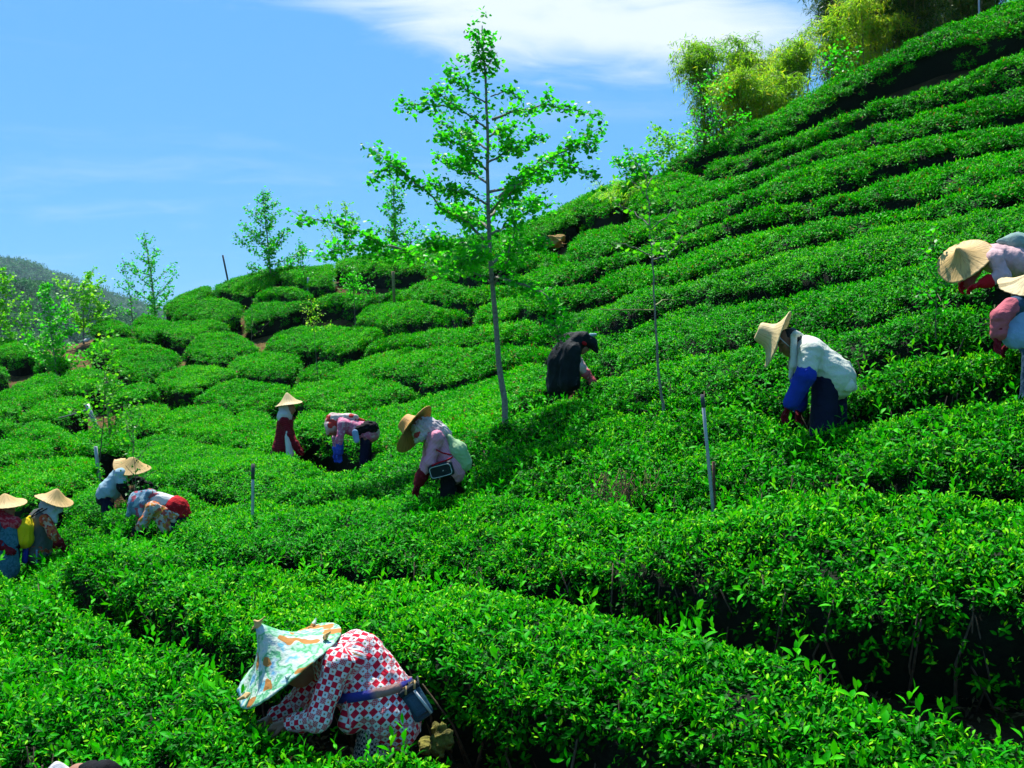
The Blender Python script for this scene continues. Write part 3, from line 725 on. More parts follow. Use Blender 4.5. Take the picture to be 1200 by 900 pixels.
# ------------------------------------------------------------------ soft bodies: smooth unions of tapered capsules, meshed by surface nets
def cap(a, b, ra, rb=None, k=0.02, flat=None, fs=1.0):
    return dict(t='c', a=np.array(a, float), b=np.array(b, float), ra=ra, rb=ra if rb is None else rb, k=k, flat=None if flat is None else np.array(flat, float), fs=fs)
def ell(c, R, rad, k=0.02):
    return dict(t='e', c=np.array(c, float), R=np.array(R, float), rad=np.array(rad, float), k=k)
def prim_bounds(p, m):
    if p['t'] == 'c':
        r = max(p['ra'], p['rb']) * max(1, p['fs']) + m
        return np.minimum(p['a'], p['b']) - r, np.maximum(p['a'], p['b']) + r
    r = p['rad'].max() + m; return p['c'] - r, p['c'] + r
def prim_d(p, q):
    if p['t'] == 'c':
        ab = p['b'] - p['a']; L2 = max(ab @ ab, 1e-9)
        t = np.clip(((q - p['a']) @ ab) / L2, 0, 1)
        o = q - (p['a'] + t[..., None] * ab)
        if p['flat'] is not None:
            on = o @ p['flat']; o = o + p['flat'] * (on * (1 / p['fs'] - 1))[..., None]
        return np.linalg.norm(o, axis=-1) - (p['ra'] + (p['rb'] - p['ra']) * t)
    l = ((q - p['c']) @ p['R']) / p['rad']; n = np.linalg.norm(l, axis=-1)
    return (n - 1) * p['rad'].min() * (0.35 + 0.65 * np.clip(p['rad'].mean() / p['rad'].min(), 1, 1.5))
def wrinkles(q, seed, freq, amp, stretch=None):
    r = np.random.default_rng(seed); o = 0
    for i in range(7):
        d = r.normal(size=3)
        if stretch is not None: d = d - 0.75 * (d @ stretch) * stretch
        d /= np.linalg.norm(d); f = freq * r.uniform(0.6, 1.7)
        s = np.sin(q @ d * f + r.uniform(0, 6.28) + 1.3 * np.sin(q @ r.normal(size=3) * freq * 0.22))
        o = o + (1 - np.abs(s)) ** 2 - 0.35
    return o * amp / 3.0
def field(prims, q, wr=None):
    d = None
    for p in prims:
        e = prim_d(p, q)
        if d is None: d = e
        else:
            h = np.clip(0.5 + 0.5 * (d - e) / p['k'], 0, 1); d = d * (1 - h) + e * h - p['k'] * h * (1 - h)
    if wr is not None: d = d - wrinkles(q, *wr)
    return d
def blob(name, prims, h, mat, parent, wr=None, uvcaps=None, cutz=None):
    """mesh of the smooth union of PRIMS with cells of size H"""
    lo = np.min([prim_bounds(p, 0.05)[0] for p in prims], 0); hi = np.max([prim_bounds(p, 0.05)[1] for p in prims], 0)
    n = np.ceil((hi - lo) / h).astype(int) + 1
    Fd = np.full(n, 0.5, np.float32)
    for p in prims:
        a, b = prim_bounds(p, 0.045 + p['k'])
        i0 = np.maximum(np.floor((a - lo) / h).astype(int), 0); i1 = np.minimum(np.ceil((b - lo) / h).astype(int) + 1, n)
        g = np.stack(np.meshgrid(*[lo[c] + h * np.arange(i0[c], i1[c]) for c in range(3)], indexing='ij'), -1)
        e = prim_d(p, g).astype(np.float32); sl = tuple(slice(i0[c], i1[c]) for c in range(3)); d = Fd[sl]
        k = p['k']; hh = np.clip(0.5 + 0.5 * (d - e) / k, 0, 1); Fd[sl] = d * (1 - hh) + e * hh - k * hh * (1 - hh)
    if wr is not None:
        band = np.argwhere(np.abs(Fd) < 0.05)
        Fd[tuple(band.T)] -= wrinkles(lo + h * band, *wr).astype(np.float32)
    ins = Fd < 0
    c = np.stack([ins[i:n[0]-1+i, j:n[1]-1+j, k:n[2]-1+k] for i in (0, 1) for j in (0, 1) for k in (0, 1)], 0).sum(0)
    cells = np.argwhere((c > 0) & (c < 8))
    idx = -np.ones(n - 1, int); idx[tuple(cells.T)] = np.arange(len(cells))
    acc = np.zeros((len(cells), 3)); cnt = np.zeros(len(cells))
    cor = [(i, j, k) for i in (0, 1) for j in (0, 1) for k in (0, 1)]
    for a in cor:
        for ax in range(3):
            if a[ax]: continue
            b = list(a); b[ax] = 1
            fa = Fd[cells[:, 0]+a[0], cells[:, 1]+a[1], cells[:, 2]+a[2]]; fb = Fd[cells[:, 0]+b[0], cells[:, 1]+b[1], cells[:, 2]+b[2]]
            m = (fa < 0) != (fb < 0); t = np.where(m, fa / np.where(m, fa - fb, 1), 0)
            pt = np.array(a, float)[None] + 0 * cells; pt[:, ax] += t
            acc += pt * m[:, None]; cnt += m
    v = lo + h * (cells + acc / cnt[:, None])
    quads = []
    for ax in range(3):
        o1, o2 = [(1, 2), (2, 0), (0, 1)][ax]
        sa = [slice(1, -1)] * 3; sb = [slice(1, -1)] * 3
        sa[ax] = slice(0, -1); sb[ax] = slice(1, None)
        A_, B_ = ins[tuple(sa)], ins[tuple(sb)]
        for flip, mk in ((0, A_ & ~B_), (1, ~A_ & B_)):
            e = np.argwhere(mk)
            if not len(e): continue
            base = e + 1; base[:, ax] -= 1
            def at(d1, d2):
                q = base.copy(); q[:, o1] -= d1; q[:, o2] -= d2; return idx[q[:, 0], q[:, 1], q[:, 2]]
            Q = np.stack([at(1, 1), at(0, 1), at(0, 0), at(1, 0)], 1)
            quads.append(Q[:, ::-1] if flip else Q)
    quads = np.concatenate(quads); quads = quads[(quads >= 0).all(1)]
    uv = None
    if uvcaps:
        ds = np.stack([prim_d(p, v) for p in uvcaps]); near = ds.argmin(0); uv = np.zeros((len(v), 2))
        for i, p in enumerate(uvcaps):
            m = near == i; ab = p['b'] - p['a']; L = np.linalg.norm(ab); z = ab / L
            x = p.get('uax', np.array([0, 1.0, 0.2])); x = x - (x @ z) * z; x = x / np.linalg.norm(x); y = np.cross(z, x)
            q = v[m] - p['a']; uv[m] = np.stack([q @ z, np.arctan2(q @ y, q @ x) * (0.5 * (p['ra'] + p['rb']))], 1)
    me = mesh_np(name, v, quads, uv=uv)
    return link(name, me, parent, mat)

def ribbon(name, pts, side, width, thick, mat, parent, closed=False):
    """a strap: a flat band along PTS, SIDE is its width direction"""
    pts = np.asarray(pts, float); side = np.asarray(side, float); side = np.broadcast_to(side, pts.shape) / np.linalg.norm(side, axis=-1, keepdims=True)
    tg = np.gradient(pts, axis=0); nr = np.cross(tg, side); nr /= np.maximum(np.linalg.norm(nr, axis=1, keepdims=True), 1e-9)
    k = len(pts)
    v = np.concatenate([pts + side*width/2 + nr*thick/2, pts - side*width/2 + nr*thick/2, pts - side*width/2 - nr*thick/2, pts + side*width/2 - nr*thick/2])
    q = []
    for i in range(k if closed else k - 1):
        j = (i + 1) % k
        for a in range(4):
            b = (a + 1) % 4; q.append((a*k+i, b*k+i, b*k+j, a*k+j))
    if not closed: q += [(0, k, 2*k, 3*k), (k-1, 4*k-1, 3*k-1, 2*k-1)]
    uv = np.stack([np.tile(np.linspace(0, 1, k), 4), np.repeat([1, 0, 0, 1], k)], 1)
    return link(name, mesh_np(name, v, q, uv=uv), parent, mat, smooth=False)

def frame_from(axis, hint=(0, -1, 0)):
    z = np.array(axis, float); z /= np.linalg.norm(z); x = np.cross(np.array(hint, float), z)
    if np.linalg.norm(x) < 1e-3: x = np.cross([1, 0, 0], z)
    x /= np.linalg.norm(x); return x, np.cross(z, x), z
def hat(parent, c, axis, R, H, mat, kind='cone', seed=0, wob=0.012, rim=0.006, rim_mat=None, name='hat', sag=0.0):
    """a woven hat: C centre of the rim plane, AXIS through the crown"""
    x, y, z = frame_from(axis); c = np.array(c, float)
    prof = {'cone': [(0, 1.0), (0.06, 0.985), (0.14, 0.90), (0.26, 0.73), (0.40, 0.53), (0.52, 0.37), (0.66, 0.22), (0.82, 0.10), (0.94, 0.03), (1.0, 0.0)],
            'crown': [(0, 1.0), (0.15, 1.0), (0.27, 0.985), (0.315, 0.92), (0.35, 0.72), (0.39, 0.50), (0.46, 0.34), (0.60, 0.20), (0.80, 0.08), (1.0, 0.0)],
            'flat': [(0, 1.0), (0.06, 0.96), (0.13, 0.80), (0.23, 0.60), (0.36, 0.42), (0.51, 0.27), (0.69, 0.14), (0.86, 0.05), (1.0, 0.0)]}[kind]
    s = np.array(prof); tt = np.linspace(0, 1, 22); pr = np.interp(tt, np.linspace(0, 1, len(s)), s[:, 0]); ph = np.interp(tt, np.linspace(0, 1, len(s)), s[:, 1])
    n = 56; a = np.arange(n) * 2 * math.pi / n; vs = []; uv = []
    rows = [(r, h, 0) for r, h in zip(pr, ph)] + [(r * 0.995, h, 0.006) for r, h in zip(pr[::-1], ph[::-1])]
    for r, h, ins in rows:
        w = wob * r * smooth_rand(np.concatenate([a]), seed + 3, 4, 1.0) + wob * 0.6 * r * np.sin(2 * a + seed) + 0.10 * wob * np.sin(23 * a + seed) * r
        w = w * (1 + 0 * a); w = w + (w[0] - w[-1]) * (a / a[-1]) * 0
        rr = r * R * (1 + 0.02 * np.sin(3 * a + seed)); hh = h * H + w - ins - sag * r * r * np.cos(a - 1.2) ** 2
        vs.append(c + np.cos(a)[:, None] * x * rr[:, None] + np.sin(a)[:, None] * y * rr[:, None] + hh[:, None] * z)
        uv.append(np.stack([a / (2 * math.pi), np.full(n, r)], 1))
    v = np.concatenate(vs); k = len(rows); q = []
    for i in range(k - 1):
        for j in range(n): q.append((i*n+j, (i+1)*n+j, (i+1)*n+(j+1) % n, i*n+(j+1) % n))
    ho = link(name, mesh_np(name, v, q, uv=np.concatenate(uv)), parent, mat)
    ring = vs[len(pr) - 1]; ring = np.concatenate([ring, ring[:2]])
    rb = link('rim', tubes_mesh('rim', [(ring, rim)], 5), None, rim_mat or mat); rb.parent = ho
    rb.matrix_parent_inverse = Matrix.Translation(-Vector(parent.location))
    return ho

# ------------------------------------------------------------------ cloth, straw and skin
def cloth(name, col, var=0.15, rough=0.85, weave=350, spec=0.12):
    m, nt, b, out = nodes_of(name)
    n = noise_node(nt, 9, 4); r = ramp_node(nt, n.outputs['Fac'], [(0.3, [c * (1 - var) for c in col]), (0.7, [min(1, c * (1 + var)) for c in col])])
    nt.links.new(r.outputs[0], b.inputs['Base Color']); b.inputs['Roughness'].default_value = rough; b.inputs['Specular IOR Level'].default_value = spec
    n2 = noise_node(nt, 16, 4, 0.6); n2.inputs['Distortion'].default_value = 1.2; bump_node(nt, b, n2.outputs['Fac'], 0.55, 0.02); return m
def printed(name, cols, scale, rough=0.85, bg=None):
    """flowered print: cells of several colours on a ground"""
    m, nt, b, out = nodes_of(name); N = nt.nodes; L = nt.links
    tc = N.new('ShaderNodeTexCoord'); nz = N.new('ShaderNodeTexNoise'); nz.inputs['Scale'].default_value = scale * 0.8; nz.inputs['Detail'].default_value = 3
    L.new(tc.outputs['Object'], nz.inputs['Vector'])
    ad = N.new('ShaderNodeMix'); ad.data_type = 'RGBA'; ad.blend_type = 'LINEAR_LIGHT'; ad.inputs[0].default_value = 0.9 / scale
    L.new(tc.outputs['Object'], ad.inputs[6]); L.new(nz.outputs['Color'], ad.inputs[7])
    vo = N.new('ShaderNodeTexVoronoi'); vo.inputs['Scale'].default_value = scale; L.new(ad.outputs[2], vo.inputs['Vector'])
    sp = N.new('ShaderNodeSeparateColor'); L.new(vo.outputs['Color'], sp.inputs[0])
    n = len(cols); r = ramp_node(nt, sp.outputs[0], [(i / n, c) for i, c in enumerate(cols)], 'CONSTANT')
    src = r.outputs[0]
    if bg is not None:
        mr = N.new('ShaderNodeMapRange'); mr.inputs[1].default_value = 0.38; mr.inputs[2].default_value = 0.48
        L.new(vo.outputs['Distance'], mr.inputs[0])
        mx = N.new('ShaderNodeMix'); mx.data_type = 'RGBA'; L.new(mr.outputs[0], mx.inputs[0]); L.new(src, mx.inputs[6]); mx.inputs[7].default_value = tuple(bg) + (1,); src = mx.outputs[2]
    n9 = noise_node(nt, 14, 4, 0.6); n9.inputs['Distortion'].default_value = 1.2; bump_node(nt, b, n9.outputs['Fac'], 0.55, 0.02)
    L.new(src, b.inputs['Base Color']); b.inputs['Roughness'].default_value = rough; b.inputs['Specular IOR Level'].default_value = 0.1
    return m
def striped(name, c1, c2, per, axis=2, rough=0.85):
    m, nt, b, out = nodes_of(name); N = nt.nodes; L = nt.links
    uv = N.new('ShaderNodeUVMap'); w = N.new('ShaderNodeTexWave'); w.bands_direction = 'X'; w.inputs['Scale'].default_value = 0.314 / per; w.inputs['Distortion'].default_value = 0.6
    L.new(uv.outputs[0], w.inputs['Vector'])
    r = ramp_node(nt, w.outputs['Fac'], [(0.35, c1), (0.62, c2)]); L.new(r.outputs[0], b.inputs['Base Color']); b.inputs['Roughness'].default_value = rough
    n9 = noise_node(nt, 14, 4, 0.6); n9.inputs['Distortion'].default_value = 1.2; bump_node(nt, b, n9.outputs['Fac'], 0.55, 0.02)
    b.inputs['Specular IOR Level'].default_value = 0.1; return m
def straw(name, col, ribs=70, dark=0.6):
    m, nt, b, out = nodes_of(name); N = nt.nodes; L = nt.links
    uv = N.new('ShaderNodeUVMap'); mp = N.new('ShaderNodeMapping'); mp.inputs['Scale'].default_value = (ribs, 3, 1); L.new(uv.outputs[0], mp.inputs[0])
    n = N.new('ShaderNodeTexNoise'); n.inputs['Scale'].default_value = 1.0; n.inputs['Detail'].default_value = 4; L.new(mp.outputs[0], n.inputs['Vector'])
    r = ramp_node(nt, n.outputs['Fac'], [(0.25, [c * dark for c in col]), (0.5, col), (0.8, [min(1, c * 1.15) for c in col])])
    L.new(r.outputs[0], b.inputs['Base Color']); b.inputs['Roughness'].default_value = 0.6; b.inputs['Specular IOR Level'].default_value = 0.25
    wv = N.new('ShaderNodeTexWave'); wv.bands_direction = 'Y'; wv.inputs['Scale'].default_value = 7; L.new(uv.outputs[0], wv.inputs['Vector'])
    ml = N.new('ShaderNodeMath'); ml.operation = 'ADD'; L.new(n.outputs['Fac'], ml.inputs[0]); L.new(wv.outputs['Fac'], ml.inputs[1])
    bump_node(nt, b, n.outputs['Fac'], 0.6, 0.010); return m
def check_material():
    """red and white patchwork of 4 cm squares, each white one with a small motif, some red ones with dots"""
    m, nt, b, out = nodes_of('patchwork_cotton'); N = nt.nodes; L = nt.links
    uv = N.new('ShaderNodeUVMap'); sc_ = N.new('ShaderNodeMapping'); sc_.inputs['Scale'].default_value = (1/0.028, 1/0.028, 1); L.new(uv.outputs[0], sc_.inputs[0])
    ck = N.new('ShaderNodeTexChecker'); ck.inputs['Scale'].default_value = 1.0; L.new(sc_.outputs[0], ck.inputs[0])
    fr = N.new('ShaderNodeVectorMath'); fr.operation = 'FRACTION'; L.new(sc_.outputs[0], fr.inputs[0])
    fl = N.new('ShaderNodeVectorMath'); fl.operation = 'FLOOR'; L.new(sc_.outputs[0], fl.inputs[0])
    ce = N.new('ShaderNodeVectorMath'); ce.operation = 'DISTANCE'; L.new(fr.outputs[0], ce.inputs[0]); ce.inputs[1].default_value = (0.5, 0.5, 0)
    wn = N.new('ShaderNodeTexWhiteNoise'); wn.noise_dimensions = '2D'; L.new(fl.outputs[0], wn.inputs['Vector'])
    mot = N.new('ShaderNodeMath'); mot.operation = 'LESS_THAN'; L.new(ce.outputs['Value'], mot.inputs[0]); mot.inputs[1].default_value = 0.17
    mc = ramp_node(nt, wn.outputs['Value'], [(0, (0.10, 0.22, 0.10)), (0.3, (0.35, 0.12, 0.10)), (0.55, (0.10, 0.14, 0.16)), (0.8, (0.45, 0.22, 0.06))], 'CONSTANT')
    wh = N.new('ShaderNodeMix'); wh.data_type = 'RGBA'; L.new(mot.outputs[0], wh.inputs[0]); wh.inputs[6].default_value = (0.62, 0.58, 0.57, 1); L.new(mc.outputs[0], wh.inputs[7])
    ds = N.new('ShaderNodeMapping'); ds.inputs['Scale'].default_value = (5, 5, 1); L.new(fr.outputs[0], ds.inputs[0])
    ck2 = N.new('ShaderNodeTexChecker'); ck2.inputs['Scale'].default_value = 1; L.new(ds.outputs[0], ck2.inputs[0])
    dd = N.new('ShaderNodeMath'); dd.operation = 'GREATER_THAN'; L.new(wn.outputs['Value'], dd.inputs[0]); dd.inputs[1].default_value = 0.62
    d2 = N.new('ShaderNodeMath'); d2.operation = 'MULTIPLY'; L.new(dd.outputs[0], d2.inputs[0]); L.new(ck2.outputs['Fac'], d2.inputs[1])
    rd = N.new('ShaderNodeMix'); rd.data_type = 'RGBA'; L.new(d2.outputs[0], rd.inputs[0]); rd.inputs[6].default_value = (0.55, 0.012, 0.035, 1); rd.inputs[7].default_value = (0.48, 0.30, 0.30, 1)
    mx = N.new('ShaderNodeMix'); mx.data_type = 'RGBA'; L.new(ck.outputs['Fac'], mx.inputs[0]); L.new(rd.outputs[2], mx.inputs[6]); L.new(wh.outputs[2], mx.inputs[7])
    L.new(mx.outputs[2], b.inputs['Base Color']); b.inputs['Roughness'].default_value = 0.85; b.inputs['Specular IOR Level'].default_value = 0.1
    n9 = noise_node(nt, 13, 4, 0.6); n9.inputs['Distortion'].default_value = 1.5; bump_node(nt, b, n9.outputs['Fac'], 0.6, 0.025)
    return m
def gingham(name, c1, c2, per):
    m, nt, b, out = nodes_of(name); N = nt.nodes; L = nt.links
    tc = N.new('ShaderNodeTexCoord'); mp = N.new('ShaderNodeMapping'); mp.inputs['Scale'].default_value = (1/per,)*3; L.new(tc.outputs['Object'], mp.inputs[0])
    ck = N.new('ShaderNodeTexChecker'); ck.inputs['Scale'].default_value = 1; L.new(mp.outputs[0], ck.inputs[0])
    ck.inputs[1].default_value = tuple(c1) + (1,); ck.inputs[2].default_value = tuple(c2) + (1,)
    L.new(ck.outputs[0], b.inputs['Base Color']); b.inputs['Roughness'].default_value = 0.9; b.inputs['Specular IOR Level'].default_value = 0.1; return m
def hat_cover_material():
    """pale green and blue flowered cloth over a straw hat, straw showing in the tears"""
    m, nt, b, out = nodes_of('hat_cover'); N = nt.nodes; L = nt.links
    n1 = noise_node(nt, 9, 3); n2 = noise_node(nt, 17, 3)
    r1 = ramp_node(nt, n1.outputs['Fac'], [(0.32, (0.08, 0.28, 0.42)), (0.40, (0.38, 0.50, 0.48)), (0.45, (0.24, 0.47, 0.30)), (0.50, (0.05, 0.30, 0.12)), (0.53, (0.32, 0.50, 0.36)), (0.60, (0.48, 0.52, 0.46)), (0.66, (0.12, 0.36, 0.42))])
    tc = N.new('ShaderNodeTexCoord'); mp = N.new('ShaderNodeMapping'); mp.inputs['Location'].default_value = (4.3, 1.7, 2.2); L.new(tc.outputs['Object'], mp.inputs[0])
    n3 = N.new('ShaderNodeTexNoise'); n3.inputs['Scale'].default_value = 8.5; n3.inputs['Detail'].default_value = 1.5; L.new(mp.outputs[0], n3.inputs['Vector'])
    th = N.new('ShaderNodeMapRange'); th.inputs[1].default_value = 0.615; th.inputs[2].default_value = 0.625; L.new(n3.outputs['Fac'], th.inputs[0])
    mx = N.new('ShaderNodeMix'); mx.data_type = 'RGBA'; L.new(th.outputs[0], mx.inputs[0]); L.new(r1.outputs[0], mx.inputs[6]); mx.inputs[7].default_value = (0.36, 0.16, 0.04, 1)
    L.new(mx.outputs[2], b.inputs['Base Color']); b.inputs['Roughness'].default_value = 0.8; b.inputs['Specular IOR Level'].default_value = 0.1
    bump_node(nt, b, n2.outputs['Fac'], 0.7, 0.02); return m
M['skin'] = simple('skin', (0.26, 0.115, 0.065), 0.55, 0.12, 20, 0.1, 0.002, 0.35)
M['hair'] = simple('black_hair', (0.008, 0.007, 0.006), 0.5, 0.3, 60, 0.4)
M['eye'] = simple('dark_eye', (0.01, 0.008, 0.006), 0.25, 0.1, 5, 0)
M['straw'] = straw('pale_straw', (0.48, 0.31, 0.11), dark=0.5)
M['straw_dark'] = straw('golden_straw', (0.48, 0.25, 0.06), 90, 0.5)
M['straw_cream'] = straw('cream_straw', (0.50, 0.38, 0.18), 60, 0.55)
M['straw_rim'] = simple('rattan_rim', (0.40, 0.25, 0.10), 0.6)
M['patch'] = check_material()
M['hatcover'] = hat_cover_material()
M['navy'] = cloth('navy_cotton', (0.008, 0.010, 0.028)); M['black'] = cloth('black_cotton', (0.006, 0.006, 0.008))
M['white'] = cloth('cream_cotton', (0.52, 0.54, 0.45), 0.05); M['plainwhite'] = cloth('white_cotton', (0.50, 0.48, 0.48), 0.05)
M['paleblue'] = cloth('pale_blue_cotton', (0.24, 0.36, 0.42), 0.05)
M['royal'] = cloth('royal_blue_sleeve', (0.012, 0.035, 0.30)); M['maroon'] = cloth('maroon_glove', (0.14, 0.006, 0.012)); M['red'] = cloth('red_cotton', (0.36, 0.006, 0.012))
M['pinkstripe'] = striped('pink_striped_cotton', (0.54, 0.15, 0.23), (0.60, 0.29, 0.37), 0.012)
M['palepink'] = cloth('faded_pink_cotton', (0.50, 0.33, 0.33), 0.10); M['pinksleeve'] = cloth('pink_sleeve', (0.42, 0.10, 0.12), 0.12)
M['rosesleeve'] = cloth('rose_sleeve', (0.45, 0.09, 0.10), 0.15)
M['pinkdots'] = printed('pink_spotted_cotton', [(0.429, 0.104, 0.195), (0.455, 0.143, 0.234), (0.481, 0.273, 0.325)], 40)
M['floral'] = printed('orange_flowered_cotton', [(0.468, 0.325, 0.247), (0.455, 0.13, 0.052), (0.481, 0.403, 0.358), (0.403, 0.182, 0.0325), (0.39, 0.065, 0.052), (0.293, 0.26, 0.273)], 26)
M['floralred'] = printed('red_flowered_cotton', [(0.293, 0.0325, 0.0195), (0.39, 0.104, 0.0325), (0.312, 0.052, 0.026), (0.403, 0.26, 0.182)], 34)
M['bluescarf'] = printed('blue_flowered_scarf', [(0.078, 0.156, 0.221), (0.13, 0.234, 0.312), (0.26, 0.358, 0.403), (0.293, 0.065, 0.091), (0.104, 0.182, 0.26)], 20)
M['whitefloral'] = printed('white_scarf_with_red_flowers', [(0.468, 0.429, 0.429), (0.481, 0.455, 0.455), (0.429, 0.052, 0.0455), (0.455, 0.39, 0.39), (0.358, 0.312, 0.325)], 13)
M['redscarf'] = printed('red_spotted_scarf', [(0.325, 0.00975, 0.0195), (0.364, 0.0195, 0.0325), (0.39, 0.091, 0.0975)], 45)
M['pinkscarf'] = printed('white_and_red_scarf', [(0.468, 0.377, 0.358), (0.468, 0.416, 0.39), (0.403, 0.039, 0.0325), (0.455, 0.325, 0.299)], 9)
M['greyscarf'] = cloth('pale_grey_scarf', (0.32, 0.37, 0.38), 0.06); M['greyvest'] = cloth('grey_vest', (0.085, 0.10, 0.095), 0.15)
M['teal'] = printed('teal_apron', [(0.02, 0.09, 0.12), (0.03, 0.12, 0.15), (0.04, 0.14, 0.19)], 60)
M['maroonstripe'] = striped('maroon_striped_cotton', (0.20, 0.01, 0.018), (0.10, 0.006, 0.012), 0.03)
M['skirt'] = gingham('brown_checked_cotton', (0.36, 0.28, 0.23), (0.03, 0.02, 0.02), 0.013)
M['cloak'] = cloth('black_sheet', (0.006, 0.010, 0.013), 0.4, 0.7)
M['apronblue'] = cloth('blue_grey_apron', (0.22, 0.34, 0.52), 0.1); M['darkblue'] = cloth('dark_blue_apron', (0.03, 0.07, 0.12), 0.1)
M['yellowbag'] = cloth('yellow_cloth_bag', (0.60, 0.44, 0.006), 0.06); M['greenbag'] = cloth('pale_green_bag', (0.28, 0.42, 0.22), 0.10); M['greybag'] = cloth('grey_green_bag', (0.19, 0.29, 0.26), 0.10)
M['pouch'] = cloth('black_pouch', (0.012, 0.018, 0.022), 0.2, 0.6); M['piping'] = cloth('white_piping', (0.40, 0.42, 0.42)); M['pouchblue'] = cloth('blue_black_pouch', (0.012, 0.045, 0.075), 0.2, 0.55, spec=0.3)
M['belt'] = striped('blue_webbing', (0.03, 0.035, 0.20), (0.28, 0.16, 0.14), 0.3); M['cuffblue'] = cloth('blue_cuff', (0.03, 0.08, 0.45))

def unit(v): v = np.array(v, float); return v / np.linalg.norm(v)
def hand_prims(wr, d, up, sc_=1.0, fat=1.0, curl=0.7):
    """palm and five fingers from the wrist WR along D, palm normal UP"""
    d = unit(d); s = unit(np.cross(d, up)); u = np.cross(s, d); P_ = []
    P_.append(cap(wr, wr + d * 0.045 * sc_, 0.024 * sc_, 0.030 * sc_, 0.012, u, 0.62))
    P_.append(cap(wr + d * 0.045 * sc_, wr + d * 0.085 * sc_, 0.034 * sc_, 0.038 * sc_, 0.012, u, 0.5))
    for i, (o, L) in enumerate(((-0.030, 0.062), (-0.010, 0.074), (0.010, 0.069), (0.029, 0.052))):
        r = 0.0092 * sc_ * fat; b = wr + d * 0.095 * sc_ + s * o * sc_
        c1 = curl * (0.7 + 0.13 * i); e1 = unit(d * math.cos(c1 * 0.5) - u * math.sin(c1 * 0.5)); e2 = unit(d * math.cos(c1 * 1.6) - u * math.sin(c1 * 1.6))
        k1 = b + e1 * L * 0.5 * sc_; k2 = k1 + e2 * L * 0.5 * sc_
        P_ += [cap(b - d * 0.02 * sc_, k1, r * 1.1, r, 0.006), cap(k1, k2, r, r * 0.85, 0.005)]
    b = wr + d * 0.03 * sc_ - s * 0.026 * sc_; e = unit(d * 0.75 - s * 0.55 - u * 0.45); k1 = b + e * 0.040 * sc_; k2 = k1 + unit(d * 0.9 - s * 0.1 - u * 0.5) * 0.030 * sc_
    P_ += [cap(b, k1, 0.0125 * sc_ * fat, 0.0105 * sc_ * fat, 0.01), cap(k1, k2, 0.0105 * sc_ * fat, 0.009 * sc_ * fat, 0.005)]
    return P_
def head_prims(c, f, u):
    f = unit(f); s = unit(np.cross(f, u)); u = np.cross(s, f); R = np.stack([s, f, u], 1)
    p = [ell(c + u * 0.02 - f * 0.012, R, (0.074, 0.094, 0.098), 0.03), ell(c - u * 0.045 + f * 0.022, R, (0.056, 0.064, 0.070), 0.035)]
    p.append(cap(c + f * 0.078 + u * 0.012, c + f * 0.100 - u * 0.022, 0.009, 0.014, 0.018))            # nose
    p.append(cap(c + f * 0.068 - u * 0.056 - s * 0.018, c + f * 0.068 - u * 0.056 + s * 0.018, 0.010, 0.010, 0.012))   # lips
    p.append(cap(c + f * 0.070 + u * 0.030 - s * 0.04, c + f * 0.070 + u * 0.030 + s * 0.04, 0.012, 0.012, 0.02))      # brow
    for q in (-1, 1):
        p.append(ell(c + s * q * 0.076 - f * 0.005 - u * 0.005, R, (0.012, 0.020, 0.032), 0.012))        # ears
        p.append(ell(c + s * q * 0.035 + f * 0.052 - u * 0.025, R, (0.026, 0.024, 0.026), 0.02))         # cheeks
    return p, s, u

